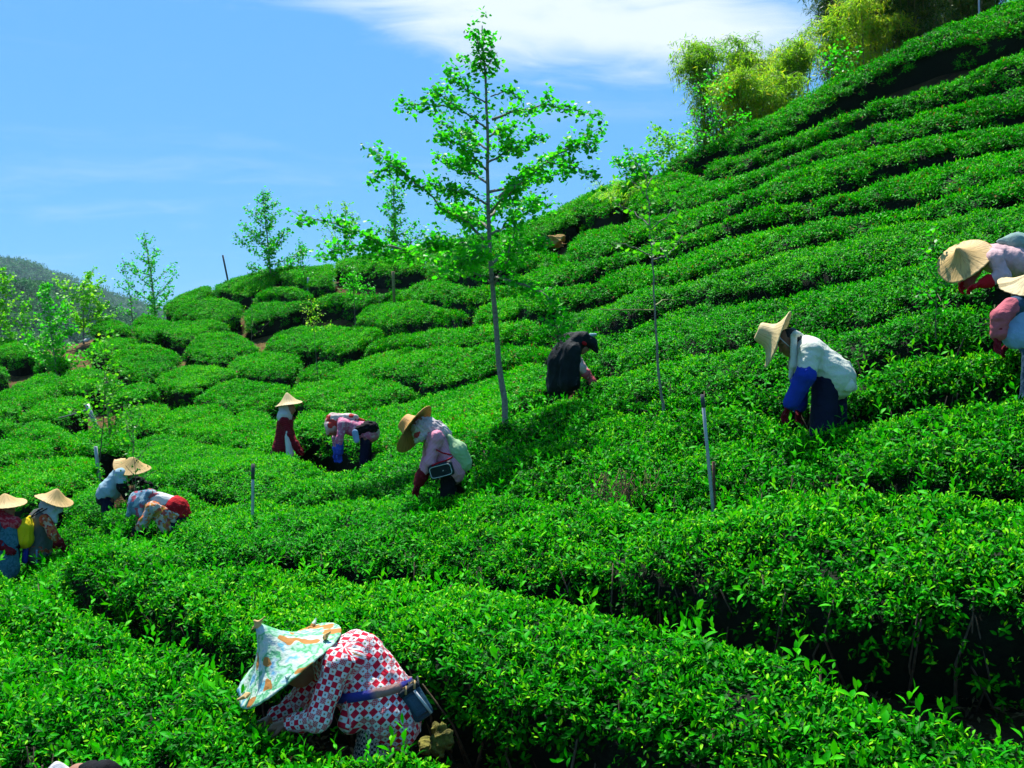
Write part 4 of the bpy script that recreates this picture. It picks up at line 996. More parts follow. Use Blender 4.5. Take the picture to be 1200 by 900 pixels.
def figure(label, d, J, face, mats, h=0.012, build=1.0, hat_args=None, hair=False, gloves=None, bare=False, sleeve='long', oversleeve=None, hem=0.12, neck_to=None,
           group='tea pickers bending over the hedges', wr_amp=0.014, stand=None, apron=None, torso_fs=0.78, lower_bell=0.0, uvshirt=False, fat=1.0, extra=(), flare=0.165, stride=0.04, leg=1.0):
    """a person whose joints J are picked in the picture: name -> (px, py, metres behind D)"""
    W = {k: P(v[0], v[1], d + (v[2] if len(v) > 2 else 0.0)) for k, v in J.items()}
    gx, gy = W['pelvis'][0], W['pelvis'][1]; gz = float(ground_z(gx, gy))
    root = empty('person', (gx, gy, gz)); tag(root, label, 'person', group)
    lat = unit(W['shF'] - W['shN']); nb = 0.5 * (W['shF'] + W['shN']); pel = W['pelvis']; sp = unit(pel - nb); fb = unit(np.cross(lat, sp))
    lat_h = unit(np.array([lat[0], lat[1], 0.0]))
    f = unit(face); up = unit(W['head'] - nb + np.array([0, 0, 0.001])); hp, hs, hu = head_prims(W['head'], f, up)
    B = build
    body = list(hp)
    body += [cap(nb - sp * 0.02, W['head'] - hu * 0.05 - f * 0.015, 0.060 * B, 0.054, 0.03)]
    tors = [cap(nb + sp * 0.07, pel, 0.135 * B, 0.145 * B, 0.05, fb, torso_fs)]
    shou = [cap(W['shN'], W['shF'], 0.065 * B, 0.065 * B, 0.05)]
    body += tors + shou
    arms = []
    for s_ in 'NF':
        if 'el' + s_ in W:
            arms.append((W['sh' + s_], W['el' + s_], W['wr' + s_]))
            body += [cap(W['sh' + s_], W['el' + s_], 0.048 * B, 0.040 * B, 0.03), cap(W['el' + s_], W['wr' + s_], 0.040 * B, 0.027, 0.02)]
    legs = []
    fwd = unit(np.array([f[0], f[1], 0.0]) + 1e-6)
    for q in (-1, 1):
        hip = pel + lat * q * 0.072 - fwd * q * stride * 0.5; foot = np.array([gx, gy, 0]) + lat_h * q * 0.12 - fwd * q * stride; foot[2] = float(ground_z(foot[0], foot[1])) + 0.05
        L = np.linalg.norm(hip - foot); bend = math.sqrt(max(0.0, 0.43 ** 2 - (L / 2) ** 2)) if L < 0.86 else 0.02
        knee = 0.5 * (hip + foot) + fwd * bend * 0.3; legs.append((hip, knee, foot))
        body += [cap(hip, knee, 0.085 * B, 0.058 * B, 0.04), cap(knee, foot, 0.055 * B, 0.036, 0.03), cap(foot, foot + fwd * 0.14 - np.array([0, 0, 0.015]), 0.038, 0.030, 0.02)]
    hands = []
    for a in arms: hands.append(hand_prims(a[2], unit(a[2] - a[1]), unit(np.cross(unit(a[2] - a[1]), fwd) * 0.4 + fb * 0.3 + np.array([0, 0, 0.5])), 1.0, fat))
    if bare:
        for hd in hands: body += hd
    bo = blob('body', body, min(h, 0.0075), M['skin'], root)
    for q in (-1, 1):
        e = blob('eye', [ell(W['head'] + hs * q * 0.033 + f * 0.078 + hu * 0.008, np.stack([hs, f, hu], 1), (0.012, 0.008, 0.007))], 0.003, M['eye'], None)
        e.parent = bo; e.matrix_parent_inverse = Matrix.Translation(-root.location)
    # shirt
    g = 0.020
    st = [cap(nb + sp * 0.06, pel - sp * 0.02, (0.138 + g) * B, (0.150 + g) * B, 0.05, fb, torso_fs + 0.05),
          cap(pel - sp * 0.02, pel + sp * hem, (0.150 + g) * B, (flare + g) * B, 0.04, fb, torso_fs + 0.1),
          cap(W['shN'], W['shF'], 0.078 * B, 0.078 * B, 0.05), cap(nb, nb + (W['head'] - nb) * 0.25, 0.085 * B, 0.068, 0.03)]
    st += list(extra); uvc = [dict(st[0]), ]
    for a in arms:
        fr = {'long': 1.0, 'short': 0.0, 'elbow': 0.25}[sleeve]
        if sleeve == 'short':
            m_ = a[0] + (a[1] - a[0]) * 0.72; c_ = [cap(a[0], m_, 0.080 * B, 0.080 * B, 0.035)]
        else:
            e_ = a[1] + (a[2] - a[1]) * (0.90 * fr); c_ = [cap(a[0], a[1], 0.070 * B, 0.062 * B, 0.035), cap(a[1], e_, 0.062 * B, 0.050 * B, 0.025)]
        st += c_; uvc += [dict(x) for x in c_]
    for u_ in uvc: u_['uax'] = -fb
    sh = blob('shirt', st, h, mats['shirt'], root, wr=(len(label) * 7, 34, wr_amp), uvcaps=uvc)
    if oversleeve:
        for a in arms:
            s0 = a[0] + (a[1] - a[0]) * oversleeve.get('from', 0.62)
            blob('oversleeve', [cap(s0, a[1], 0.072 * B, 0.074 * B, 0.03), cap(a[1], a[1] + (a[2] - a[1]) * 0.92, 0.074 * B, 0.062 * B, 0.03)], h, oversleeve['mat'], root, wr=(len(label), 40, 0.008))
    if gloves is not None:
        for a, hd in zip(arms, hands):
            blob('glove', hd + [cap(a[1] + (a[2] - a[1]) * 0.72, a[2], 0.062, 0.044, 0.015)], 0.006, gloves, root)
    # trousers or skirt
    tr = [cap(pel - sp * 0.02, pel + sp * 0.05, 0.138 * B, 0.145 * B, 0.05, fb, torso_fs + 0.03)]
    for hip, knee, foot in legs:
        tr += [cap(hip + (knee - hip) * 0.12, knee, 0.084 * B * leg + lower_bell * 0.3, 0.080 * B * leg + lower_bell * 0.7, 0.06), cap(knee, knee + (foot - knee) * 0.88, 0.078 * B + lower_bell, 0.062 * B + lower_bell, 0.04)]
    blob('trousers' if lower_bell == 0 else 'skirt', tr, max(h, 0.012), mats['trousers'], root, wr=(len(label) + 3, 30, 0.008))
    blob('boots', [x_ for hip, knee, foot in legs for x_ in (cap(knee + (foot - knee) * 0.55, foot, 0.058, 0.052, 0.02), cap(foot, foot + fwd * 0.15 - np.array([0, 0, 0.015]), 0.050, 0.042, 0.02))], 0.012, M['black'], root)
    if hair:
        R = np.stack([hs, f, hu], 1)
        blob('hair', [ell(W['head'] + hu * 0.030 - f * 0.030, R, (0.080, 0.088, 0.090), 0.03), ell(W['head'] - f * 0.062 - hu * 0.03, R, (0.062, 0.042, 0.06), 0.03)], 0.008, M['hair'], root, wr=(5, 90, 0.004))
    if hat_args: hat(root, **hat_args)
    return root, W, dict(lat=lat, fb=fb, sp=sp, nb=nb, pel=pel, shirt=st, f=f, hu=hu, hs=hs, fwd=fwd, wr=(len(label) * 7, 34, wr_amp))

def ring_on(prims, c, e1, e2, off=0.008, n=40, a0=0.0, a1=2 * math.pi, wr=None):
    """points round a body at the cut through C spanned by E1, E2"""
    out = []
    for a in np.linspace(a0, a1, n):
        dv = math.cos(a) * e1 + math.sin(a) * e2; rr = np.linspace(0.03, 0.34, 90); q = c + rr[:, None] * dv
        F_ = field(prims, q, wr); k = np.nonzero(F_ > 0)[0]; out.append(q[k[0]] + dv * off if len(k) else q[40])
    return np.array(out)
def box_bag(name, c, ax, ay, az, size, mat, parent=None, bev=0.02):
    """a rounded box: C centre, axes, full sizes"""
    bm = bmesh.new(); bmesh.ops.create_cube(bm, size=1.0)
    for v in bm.verts: v.co = Vector((v.co.x * size[0], v.co.y * size[1], v.co.z * size[2]))
    bmesh.ops.bevel(bm, geom=list(bm.edges), offset=bev, segments=3, affect='EDGES', profile=0.6)
    Mx = Matrix((Vector(ax), Vector(ay), Vector(az))).transposed()
    for v in bm.verts: v.co = Mx @ v.co + Vector(c)
    me = bpy.data.meshes.new(name); bm.to_mesh(me); bm.free()
    return link(name, me, parent, mat)
# ------------------------------------------------------------------ the pickers
def part_of(o, parent, root):
    o.parent = parent; o.matrix_parent_inverse = Matrix.Translation(-root.location) if parent is not root else Matrix.Translation(-root.location)
    return o

# woman in front: patchwork shirt, cloth covered hat
d = 5.5
r1, W, X = figure("woman in a red and white patchwork shirt and cloth covered hat, nearest the camera", d,
    dict(head=(346, 779), shN=(396, 778, -0.17), shF=(382, 774, 0.17), elN=(374, 842, -0.25), wrN=(340, 848, -0.18), elF=(345, 828, 0.12), wrF=(321, 840, 0.06), pelvis=(446, 832)),
    (-0.62, -0.15, -0.75), dict(shirt=M['patch'], trousers=M['skirt']), h=0.009, bare=True, hem=0.03, wr_amp=0.013, lower_bell=0.02, flare=0.18,
    extra=[cap(P(425, 815, d - 0.12), P(409, 846, d - 0.16), 0.075, 0.06, 0.06), cap(P(440, 820, d - 0.12), P(448, 836, d - 0.15), 0.09, 0.085, 0.06), cap(P(418, 775, d), P(448, 810, d), 0.155, 0.15, 0.06)],
    hat_args=dict(c=P(336, 776, d - 0.02), axis=(-0.54, -0.21, 0.82), R=0.305, H=0.25, mat=M['hatcover'], kind='flat', seed=4, wob=0.020, rim=0.009, rim_mat=M['straw_cream']))
hx, hy, hz = frame_from((-0.54, -0.21, 0.82))
tip = P(336, 776, d - 0.02) + hz * 0.25
blob('hat_knot', [cap(tip - hz * 0.02, tip + hz * 0.02, 0.022, 0.012, 0.01), cap(tip, tip - hx * 0.05 + hz * 0.01, 0.012, 0.006, 0.01), cap(tip, tip + hx * 0.03 + hy * 0.03, 0.010, 0.006, 0.01)], 0.005, M['straw'], r1, wr=(3, 90, 0.006))
for i in range(5):
    a = 0.6 + 1.15 * i; q = P(336, 776, d - 0.02) + (math.cos(a) * hx + math.sin(a) * hy) * 0.255 + hz * 0.02
    blob('hat_ribbon', [cap(q, q + (math.cos(a) * hx + math.sin(a) * hy) * 0.04 + hz * 0.012, 0.016, 0.007, 0.01), cap(q - (math.sin(a) * hx) * 0.03, q + hy * 0.03, 0.010, 0.006, 0.01)], 0.005, M['hatcover'] if i % 2 else M['straw'], r1, wr=(i, 80, 0.006))
c = P(436, 808, d); e2 = unit(P(466, 802, d) - P(404, 813, d))
bp = ring_on(X['shirt'], c, X['lat'], e2, 0.010, 44, 0, 2 * math.pi, X['wr'])
ribbon('belt', bp, unit(np.cross(X['lat'], e2)), 0.046, 0.006, M['belt'], r1, closed=False)
pc = P(487, 823, d - 0.06); ax = unit(P(500, 850, d) - P(470, 800, d)); az = unit(np.array([0.25, -0.95, 0.1])); ay = unit(np.cross(az, ax)); az = np.cross(ax, ay)
pouch = empty('waist_pouch', tuple(pc)); tag(pouch, "dark blue waist pouch on the belt of the woman in the patchwork shirt", 'pouch')
box_bag('pouch_body', pc, ax, ay, az, (0.17, 0.11, 0.13), M['pouchblue'], pouch, 0.03)
box_bag('front_pocket', pc + az * 0.055, ax, ay, az, (0.12, 0.085, 0.05), M['pouchblue'], pouch, 0.02)
box_bag('flap', pc + az * 0.02 - ax * 0.085, ax, ay, az, (0.03, 0.11, 0.12), M['pouch'], pouch, 0.012)
link('buckle', tubes_mesh('buckle', [([pc - ax * 0.07 + ay * 0.02 + az * 0.085, pc + ax * 0.07 + ay * 0.035 + az * 0.080], 0.008)], 6), pouch, M['piping'])
for i in range(5):
    q = pc - ax * 0.095 + ay * (-0.05 + 0.025 * i) + az * 0.03
    link('cord', tubes_mesh('cord', [([q, q + ay * 0.02 + az * 0.05 * (i % 2) - ax * 0.012, q + az * 0.05 + ax * 0.02], 0.006)], 5), pouch, M['straw_rim'] if i % 2 else M['pouch'])

# white shirt man
d = 9.05
r10, W, X = figure("person in a cream T-shirt, royal blue oversleeves and tall straw hat", d,
    dict(head=(925, 402), shN=(950, 412, -0.17), shF=(940, 408, 0.17), elN=(944, 440, -0.22), wrN=(926, 474, -0.14), elF=(938, 444, 0.18), wrF=(936, 478, 0.10), pelvis=(972, 438)),
    (-0.86, -0.12, -0.42), dict(shirt=M['white'], trousers=M['navy']), h=0.011, build=1.12, stride=0.10, leg=1.18, sleeve='short', oversleeve=dict(mat=M['royal'], **{'from': 0.62}), gloves=M['maroon'], hair=True, hem=0.03, wr_amp=0.013,
    hat_args=dict(c=P(913, 398, d), axis=(-0.88, 0.26, 0.40), R=0.255, H=0.19, mat=M['straw_cream'], kind='crown', seed=2, wob=0.016, rim=0.005, rim_mat=M['straw']))
blob('neck_towel', [cap(P(930, 395, d - 0.10), P(930, 428, d - 0.14), 0.030, 0.034, 0.02, (0, 1, 0), 0.5), cap(P(929, 425, d - 0.13), P(926, 442, d - 0.12), 0.030, 0.020, 0.02, (0, 1, 0), 0.5), cap(P(932, 391, d - 0.10), P(938, 394, d + 0.10), 0.03, 0.03, 0.02), cap(P(931, 398, d + 0.10), P(927, 430, d + 0.10), 0.03, 0.03, 0.02)], 0.008, M['white'], r10, wr=(4, 70, 0.006))
blob('shirt_tail', [cap(P(985, 440, d - 0.10), P(995, 452, d - 0.16), 0.07, 0.055, 0.02, (0, 1, 0), 0.45), cap(P(990, 444, d + 0.02), P(999, 454, d + 0.02), 0.06, 0.04, 0.02)], 0.009, M['white'], r10, wr=(6, 60, 0.008))
link('chin_strap', tubes_mesh('chin_strap', [([P(911, 393, d - 0.095), P(918, 400, d - 0.105), P(926, 407, d - 0.085)], 0.004)], 5), r10, M['plainwhite'])

# woman in the pink striped shirt
d = 10.9
r8, W, X = figure("woman in a pink striped shirt and broad golden hat over a white floral scarf", d,
    dict(head=(494, 503), shN=(512, 513, -0.16), shF=(505, 511, 0.16), elN=(503, 541, -0.2), wrN=(492, 565, -0.12), elF=(500, 540, 0.2), wrF=(490, 566, 0.12), pelvis=(526, 546)),
    (-0.85, 0.05, -0.5), dict(shirt=M['pinkstripe'], trousers=M['black']), h=0.012, build=0.92, gloves=M['maroon'], hem=0.03, wr_amp=0.013,
    hat_args=dict(c=P(487, 503, d), axis=(-0.80, 0.28, 0.52), R=0.275, H=0.16, mat=M['straw_dark'], kind='crown', seed=7, wob=0.016, rim=0.007, rim_mat=M['straw']))
blob('scarf', [ell(P(495, 504, d), np.eye(3), (0.115, 0.11, 0.125), 0.04), cap(P(502, 500, d), P(514, 507, d - 0.03), 0.10, 0.095, 0.05), cap(P(494, 512, d - 0.08), P(488, 517, d - 0.06), 0.05, 0.03, 0.03), cap(P(512, 502, d), P(524, 509, d), 0.075, 0.05, 0.04)], 0.010, M['whitefloral'], r8, wr=(8, 70, 0.020))
for s_, e_ in (('N', -1), ('F', 1)):
    a_, b_ = W['el' + s_], W['wr' + s_]; blob('oversleeve', [cap(a_ + (b_ - a_) * 0.55, b_, 0.056, 0.050, 0.02)], 0.010, M['maroon'], r8)
bag = blob('cloth_bag', [cap(P(526, 512, d - 0.06), P(536, 528, d - 0.04), 0.03, 0.085, 0.04), cap(P(536, 528, d - 0.04), P(543, 543, d - 0.02), 0.10, 0.09, 0.04)], 0.011, M['greenbag'], None, wr=(12, 45, 0.014))
tag(bag, "pale green sack slung on the back of the woman in the pink striped shirt", 'bag')
pc = P(517, 551, d - 0.24); ax = unit(np.array([0.96, -0.10, 0.26])); az = unit(np.array([-0.10, -0.98, -0.15])); ay = unit(np.cross(az, ax)); az = np.cross(ax, ay)
pp = empty('shoulder_pouch', tuple(pc)); tag(pp, "black pouch with white piping at the hip of the woman in pink", 'pouch')
box_bag('pouch_body', pc, ax, ay, az, (0.245, 0.145, 0.07), M['pouch'], pp, 0.03)
ring = []
for a in np.linspace(0, 2 * math.pi, 37):
    ca, sa = math.cos(a), math.sin(a); ring.append(pc + az * 0.036 + ax * 0.104 * np.sign(ca) * abs(ca) ** 0.35 + ay * 0.055 * np.sign(sa) * abs(sa) ** 0.35)
link('piping', tubes_mesh('piping', [(ring, 0.0042)], 5), pp, M['piping'])
link('zip', tubes_mesh('zip', [([pc + az * 0.037 + ax * 0.02 - ay * 0.005, pc + az * 0.037 + ax * 0.03 + ay * 0.0], 0.005)], 5), pp, M['piping'])
ribbon('strap', [P(506, 546, d - 0.27), P(512, 543, d - 0.26), P(522, 540, d - 0.24), P(530, 536, d - 0.15), P(532, 532, d - 0.05)], (0.1, 0.1, 1), 0.018, 0.005, M['red'], pp)
ribbon('strap', [P(511, 527, d - 0.235), P(519, 531, d - 0.22), P(529, 533, d - 0.13), P(533, 534, d - 0.04)], (0.1, 0.1, 1), 0.014, 0.005, M['red'], pp)

# scarf over the head, pink spotted shirt
d = 16.6
r7, W, X = figure("woman in pink spots, a red and white scarf draped over her bowed head", d,
    dict(head=(389, 502), shN=(402, 497, -0.16), shF=(398, 496, 0.16), elN=(398, 514, -0.2), wrN=(398, 530, -0.15), elF=(394, 514, 0.2), wrF=(394, 530, 0.2), pelvis=(429, 506)),
    (-0.55, -0.1, -0.8), dict(shirt=M['pinkdots'], trousers=M['navy']), h=0.014, gloves=M['cuffblue'], hem=0.03, fat=1.1)
blob('headscarf', [ell(P(390, 498, d), np.eye(3), (0.13, 0.14, 0.13), 0.06), cap(P(390, 491, d), P(416, 490, d - 0.02), 0.10, 0.06, 0.06), cap(P(386, 500, d - 0.1), P(384, 508, d - 0.08), 0.06, 0.03, 0.04), cap(P(410, 489, d), P(426, 494, d), 0.06, 0.03, 0.04)], 0.012, M['pinkscarf'], r7, wr=(3, 38, 0.014))
blob('oversleeve', [cap(W['elN'] + (W['wrN'] - W['elN']) * 0.3, W['wrN'], 0.058, 0.055, 0.02)], 0.012, M['cuffblue'], r7)
wb = blob('waist_bag', [cap(P(422, 504, d - 0.12), P(436, 501, d - 0.10), 0.09, 0.10, 0.05), cap(P(430, 498, d - 0.05), P(440, 503, d), 0.07, 0.06, 0.05)], 0.012, M['black'], None, wr=(5, 50, 0.02))
tag(wb, "crumpled black bag tied at the waist of the woman in pink spots", 'bag')
ab = blob('apron_pocket', [cap(P(416, 507, d - 0.21), P(418, 516, d - 0.22), 0.05, 0.045, 0.02, (0, 1, 0), 0.5)], 0.01, M['apronblue'], r7)

# standing woman, maroon sleeves
d = 17.2
r6, W, X = figure("woman standing upright in maroon striped sleeves, white collar scarf and white apron", d,
    dict(head=(339, 478.5), shN=(333, 494, -0.16), shF=(336, 493, 0.16), elN=(338, 510, -0.19), wrN=(346, 525, -0.15), elF=(341, 510, 0.2), wrF=(349, 524, 0.1), pelvis=(331, 524)),
    (0.93, -0.25, -0.15), dict(shirt=M['maroonstripe'], trousers=M['black']), h=0.013, gloves=M['maroon'], hem=0.0, uvshirt=True,
    hat_args=dict(c=P(338, 473, d), axis=(-0.13, -0.10, 1.0), R=0.215, H=0.175, mat=M['straw_cream'], kind='cone', seed=11, wob=0.02))
blob('scarf', [cap(P(335, 484, d), P(333, 489, d), 0.085, 0.11, 0.04), cap(P(333, 488, d - 0.08), P(332, 495, d - 0.12), 0.11, 0.07, 0.05), cap(P(335, 489, d + 0.02), P(337, 495, d + 0.0), 0.10, 0.06, 0.05), cap(P(334, 478, d), P(334, 485, d), 0.10, 0.09, 0.05)], 0.011, M['plainwhite'], r6, wr=(9, 45, 0.01))
blob('apron', [cap(P(336, 506, d - 0.17), P(340, 532, d - 0.18), 0.075, 0.12, 0.03, X['fb'], 0.5)], 0.011, M['plainwhite'], r6, wr=(19, 40, 0.008))

# woman under a black sheet
d = 14.3
r9, W, X = figure("woman under a black sheet that hangs from her head to the hedge", d,
    dict(head=(682, 405), shN=(668, 412, -0.16), shF=(672, 411, 0.16), elN=(680, 431, -0.18), wrN=(688, 441, -0.12), elF=(682, 431, 0.15), wrF=(690, 440, 0.1), pelvis=(658, 448)),
    (0.90, -0.15, -0.4), dict(shirt=M['palepink'], trousers=M['black']), h=0.013, gloves=M['rosesleeve'], hem=0.0)
blob('black_sheet', [cap(P(671, 402, d), P(682, 398, d), 0.115, 0.115, 0.06), cap(P(684, 398, d), P(695, 403, d - 0.02), 0.10, 0.06, 0.06), cap(P(694, 402, d - 0.02), P(701, 414, d - 0.03), 0.065, 0.022, 0.05),
    cap(P(668, 405, d), P(660, 425, d), 0.17, 0.20, 0.08), cap(P(660, 425, d), P(657, 452, d), 0.20, 0.19, 0.08), cap(P(670, 412, d - 0.16), P(667, 448, d - 0.20), 0.13, 0.14, 0.06), cap(P(650, 440, d - 0.02), P(650, 455, d - 0.04), 0.085, 0.035, 0.05)], 0.013, M['cloak'], r9, wr=(2, 24, 0.020, unit((0.2, 0, 1))))
blob('inner_scarf', [cap(P(684, 402, d - 0.115), P(686, 403, d - 0.12), 0.026, 0.022, 0.02)], 0.008, M['red'], r9)
blob('cap_brim', [cap(P(692, 393, d - 0.02), P(698, 392, d - 0.02), 0.028, 0.018, 0.02)], 0.008, M['paleblue'], r9)

# blue headscarf, floral blouse
d = 12.9
r5, W, X = figure("woman bending in an orange flowered blouse, blue flowered headscarf and red waist", d,
    dict(head=(165, 594), shN=(179, 596, -0.16), shF=(176, 592, 0.16), elN=(168, 612, -0.2), wrN=(158, 627, -0.15), elF=(170, 610, 0.2), wrF=(164, 626, 0.15), pelvis=(205, 605)),
    (-0.7, -0.1, -0.7), dict(shirt=M['floral'], trousers=M['navy']), h=0.013, gloves=M['black'], hem=-0.02)
blob('headscarf', [ell(P(165, 590, d), np.eye(3), (0.14, 0.145, 0.12), 0.06), cap(P(162, 585, d), P(178, 577, d), 0.10, 0.05, 0.05), cap(P(158, 592, d - 0.08), P(150, 603, d - 0.08), 0.07, 0.035, 0.05, (0, 1, 0), 0.6), cap(P(176, 578, d - 0.05), P(188, 583, d - 0.04), 0.05, 0.035, 0.04), cap(P(160, 598, d - 0.1), P(166, 604, d - 0.12), 0.05, 0.04, 0.04)], 0.011, M['bluescarf'], r5, wr=(4, 38, 0.014))
blob('white_collar', [cap(P(186, 587, d), P(203, 591, d), 0.11, 0.10, 0.05)], 0.012, M['plainwhite'], r5, wr=(14, 40, 0.008))
blob('shirt_front', [cap(P(184, 600, d - 0.14), P(194, 618, d - 0.15), 0.08, 0.075, 0.04, (0, 1, 0), 0.6)], 0.011, M['floral'], r5, wr=(15, 40, 0.008))
blob('waist_cloth', [cap(P(206, 596, d), P(209, 603, d), 0.155, 0.15, 0.05)], 0.012, M['red'], r5, wr=(24, 34, 0.010))

# light blue shirt, wide hat
d = 14.6
r4, W, X = figure("person in a light blue T-shirt with black sleeves under a very wide straw hat", d,
    dict(head=(150, 551), shN=(141, 555, -0.16), shF=(146, 553, 0.16), elN=(143, 570, -0.19), wrN=(150, 583, -0.1), elF=(155, 562, 0.2), wrF=(166, 564, 0.2), pelvis=(126, 578)),
    (0.75, -0.1, -0.6), dict(shirt=M['paleblue'], trousers=M['navy']), h=0.013, build=0.95, sleeve='short', oversleeve=dict(mat=M['black'], **{'from': 0.7}), gloves=M['black'], hem=-0.03,
    hat_args=dict(c=P(155, 545.5, d), axis=(0.22, -0.30, 0.93), R=0.245, H=0.12, mat=M['straw'], kind='cone', seed=21, wob=0.03, sag=0.03))

# grey vest, yellow bag
d = 13.2
r3, W, X = figure("woman in a grey vest over red flowered sleeves, pale scarf and straw hat", d,
    dict(head=(62, 591), shN=(54, 609, -0.12), shF=(42, 606, 0.17), elN=(62, 626, -0.2), wrN=(72, 639, -0.12), elF=(56, 628, 0.22), wrF=(68, 644, 0.22), pelvis=(44, 643)),
    (0.80, 0.25, -0.55), dict(shirt=M['floralred'], trousers=M['navy']), h=0.012, gloves=M['maroon'], hem=0.0,
    hat_args=dict(c=P(63.5, 586, d), axis=(0.30, -0.10, 0.92), R=0.225, H=0.145, mat=M['straw'], kind='cone', seed=31, wob=0.025))
blob('vest', [cap(X['nb'] + X['sp'] * 0.05, X['pel'] + X['sp'] * 0.03, 0.178, 0.185, 0.05, X['fb'], 0.88), cap(W['shN'] * 0.85 + W['shF'] * 0.15, W['shF'] * 0.85 + W['shN'] * 0.15, 0.088, 0.088, 0.05)], 0.012, M['greyvest'], r3, wr=(41, 30, 0.012))
blob('scarf', [ell(P(59, 591, d), np.eye(3), (0.10, 0.105, 0.12), 0.05), cap(P(56, 594, d - 0.03), P(61, 606, d - 0.06), 0.10, 0.075, 0.05), cap(P(60, 600, d - 0.10), P(65, 611, d - 0.12), 0.06, 0.03, 0.04), cap(P(66, 590, d - 0.05), P(70, 597, d - 0.06), 0.06, 0.045, 0.04)], 0.011, M['greyscarf'], r3, wr=(42, 40, 0.012))
yb = empty('drawstring_bag', tuple(P(27, 622, d - 0.25))); tag(yb, "bright yellow drawstring bag on the back of the woman in the grey vest", 'bag')
blob('bag_body', [cap(P(35, 606, d - 0.20), P(29, 618, d - 0.24), 0.025, 0.085, 0.04), cap(P(29, 618, d - 0.24), P(26, 631, d - 0.24), 0.10, 0.115, 0.05), cap(P(22, 634, d - 0.24), P(31, 634, d - 0.24), 0.075, 0.075, 0.05)], 0.011, M['yellowbag'], yb, wr=(51, 38, 0.012, unit((0.3, 0, 1))))
for dx in (0, 6):
    link('strap', tubes_mesh('strap', [([P(35, 607, d - 0.20), P(42 + dx, 600, d - 0.22), P(50 + dx, 595.5, d - 0.12)], 0.007)], 5), yb, M['black'])
blob('water_bottle', [cap(P(30, 641, d - 0.2), P(29, 657, d - 0.2), 0.035, 0.035, 0.01)], 0.008, M['royal'], r3)
blob('trouser_stripe', [cap(P(43, 645, d - 0.17), P(43, 663, d - 0.14), 0.012, 0.010, 0.01)], 0.007, M['apronblue'], r3)

# red scarf, left edge
d = 13.0
r2, W, X = figure("woman at the left edge in a red scarf and teal apron under a straw hat", d,
    dict(head=(9, 599), shN=(-3, 616, -0.16), shF=(14, 614, 0.12), elN=(-10, 634, -0.2), wrN=(4, 641, -0.22), elF=(20, 632, 0.15), wrF=(12, 641, -0.1), pelvis=(6, 648)),
    (0.75, -0.6, -0.25), dict(shirt=M['darkblue'], trousers=M['teal']), h=0.012, gloves=M['maroon'], hem=0.0, lower_bell=0.03,
    hat_args=dict(c=P(6, 590.5, d), axis=(-0.03, -0.10, 1.0), R=0.245, H=0.125, mat=M['straw'], kind='cone', seed=37, wob=0.02))
blob('scarf', [cap(P(3, 598, d + 0.02), P(4, 604, d), 0.098, 0.11, 0.05), cap(P(-2, 608, d - 0.05), P(18, 613, d - 0.12), 0.10, 0.075, 0.05), cap(P(2, 612, d - 0.12), P(8, 617, d - 0.14), 0.085, 0.06, 0.04)], 0.011, M['redscarf'], r2, wr=(61, 38, 0.012))
blob('apron', [cap(P(6, 624, d - 0.14), P(8, 637, d - 0.16), 0.15, 0.14, 0.03, (0, 1, 0), 0.4), cap(P(6, 648, d - 0.16), P(6, 664, d - 0.17), 0.16, 0.18, 0.03, (0, 1, 0), 0.4)], 0.011, M['teal'], r2, wr=(62, 34, 0.008))
blob('waist_band', [cap(P(-2, 640, d - 0.17), P(18, 640, d - 0.14), 0.06, 0.055, 0.03)], 0.011, M['black'], r2)

# right edge, upper
d = 9.6
r11, W, X = figure("woman bending low in a faded pink shirt, her straw hat tipped to the hedge", d,
    dict(head=(1136, 309), shN=(1166, 303, -0.17), shF=(1150, 300, 0.17), elN=(1176, 323, -0.24), wrN=(1152, 332, -0.20), elF=(1142, 316, 0.16), wrF=(1131, 331, 0.06), pelvis=(1212, 312)),
    (-0.7, -0.15, -0.7), dict(shirt=M['palepink'], trousers=M['maroon']), h=0.011, gloves=M['red'], hem=0.05, wr_amp=0.012,
    hat_args=dict(c=P(1131, 306, d - 0.02), axis=(-0.62, -0.50, 0.60), R=0.24, H=0.175, mat=M['straw'], kind='flat', seed=43, wob=0.035))
blob('oversleeve', [cap(W['elF'] * 0.6 + W['shF'] * 0.4, W['wrF'], 0.072, 0.064, 0.02)], 0.010, M['rosesleeve'], r11, wr=(71, 45, 0.010))
gb = blob('cloth_bag', [cap(P(1172, 283, d + 0.05), P(1192, 283, d + 0.03), 0.03, 0.07, 0.04), cap(P(1192, 284, d), P(1225, 290, d), 0.085, 0.09, 0.05)], 0.012, M['greybag'], None, wr=(72, 36, 0.012))
tag(gb, "grey green bag lying on the bent back of the woman in faded pink", 'bag')

# right edge, lower
d = 8.75
r12, W, X = figure("woman cut by the right edge with pink sleeves and blue grey apron, pale hat", d,
    dict(head=(1199, 350), shN=(1190, 358, -0.14), shF=(1216, 356, 0.16), elN=(1172, 372, -0.22), wrN=(1170, 392, -0.22), elF=(1206, 380, 0.2), wrF=(1186, 400, 0.2), pelvis=(1218, 398)),
    (-0.75, -0.2, -0.6), dict(shirt=M['darkblue'], trousers=M['darkblue']), h=0.011, gloves=M['maroon'], hem=0.02,
    hat_args=dict(c=P(1206, 337, d - 0.02), axis=(0.05, -0.34, 0.94), R=0.235, H=0.115, mat=M['straw_cream'], kind='cone', seed=47, wob=0.02))
blob('oversleeve', [cap(P(1184, 360, d - 0.16), W['elN'], 0.080, 0.076, 0.02), cap(W['elN'], W['wrN'] * 0.93 + W['elN'] * 0.07, 0.076, 0.066, 0.02)], 0.010, M['pinksleeve'], r12, wr=(81, 42, 0.012))
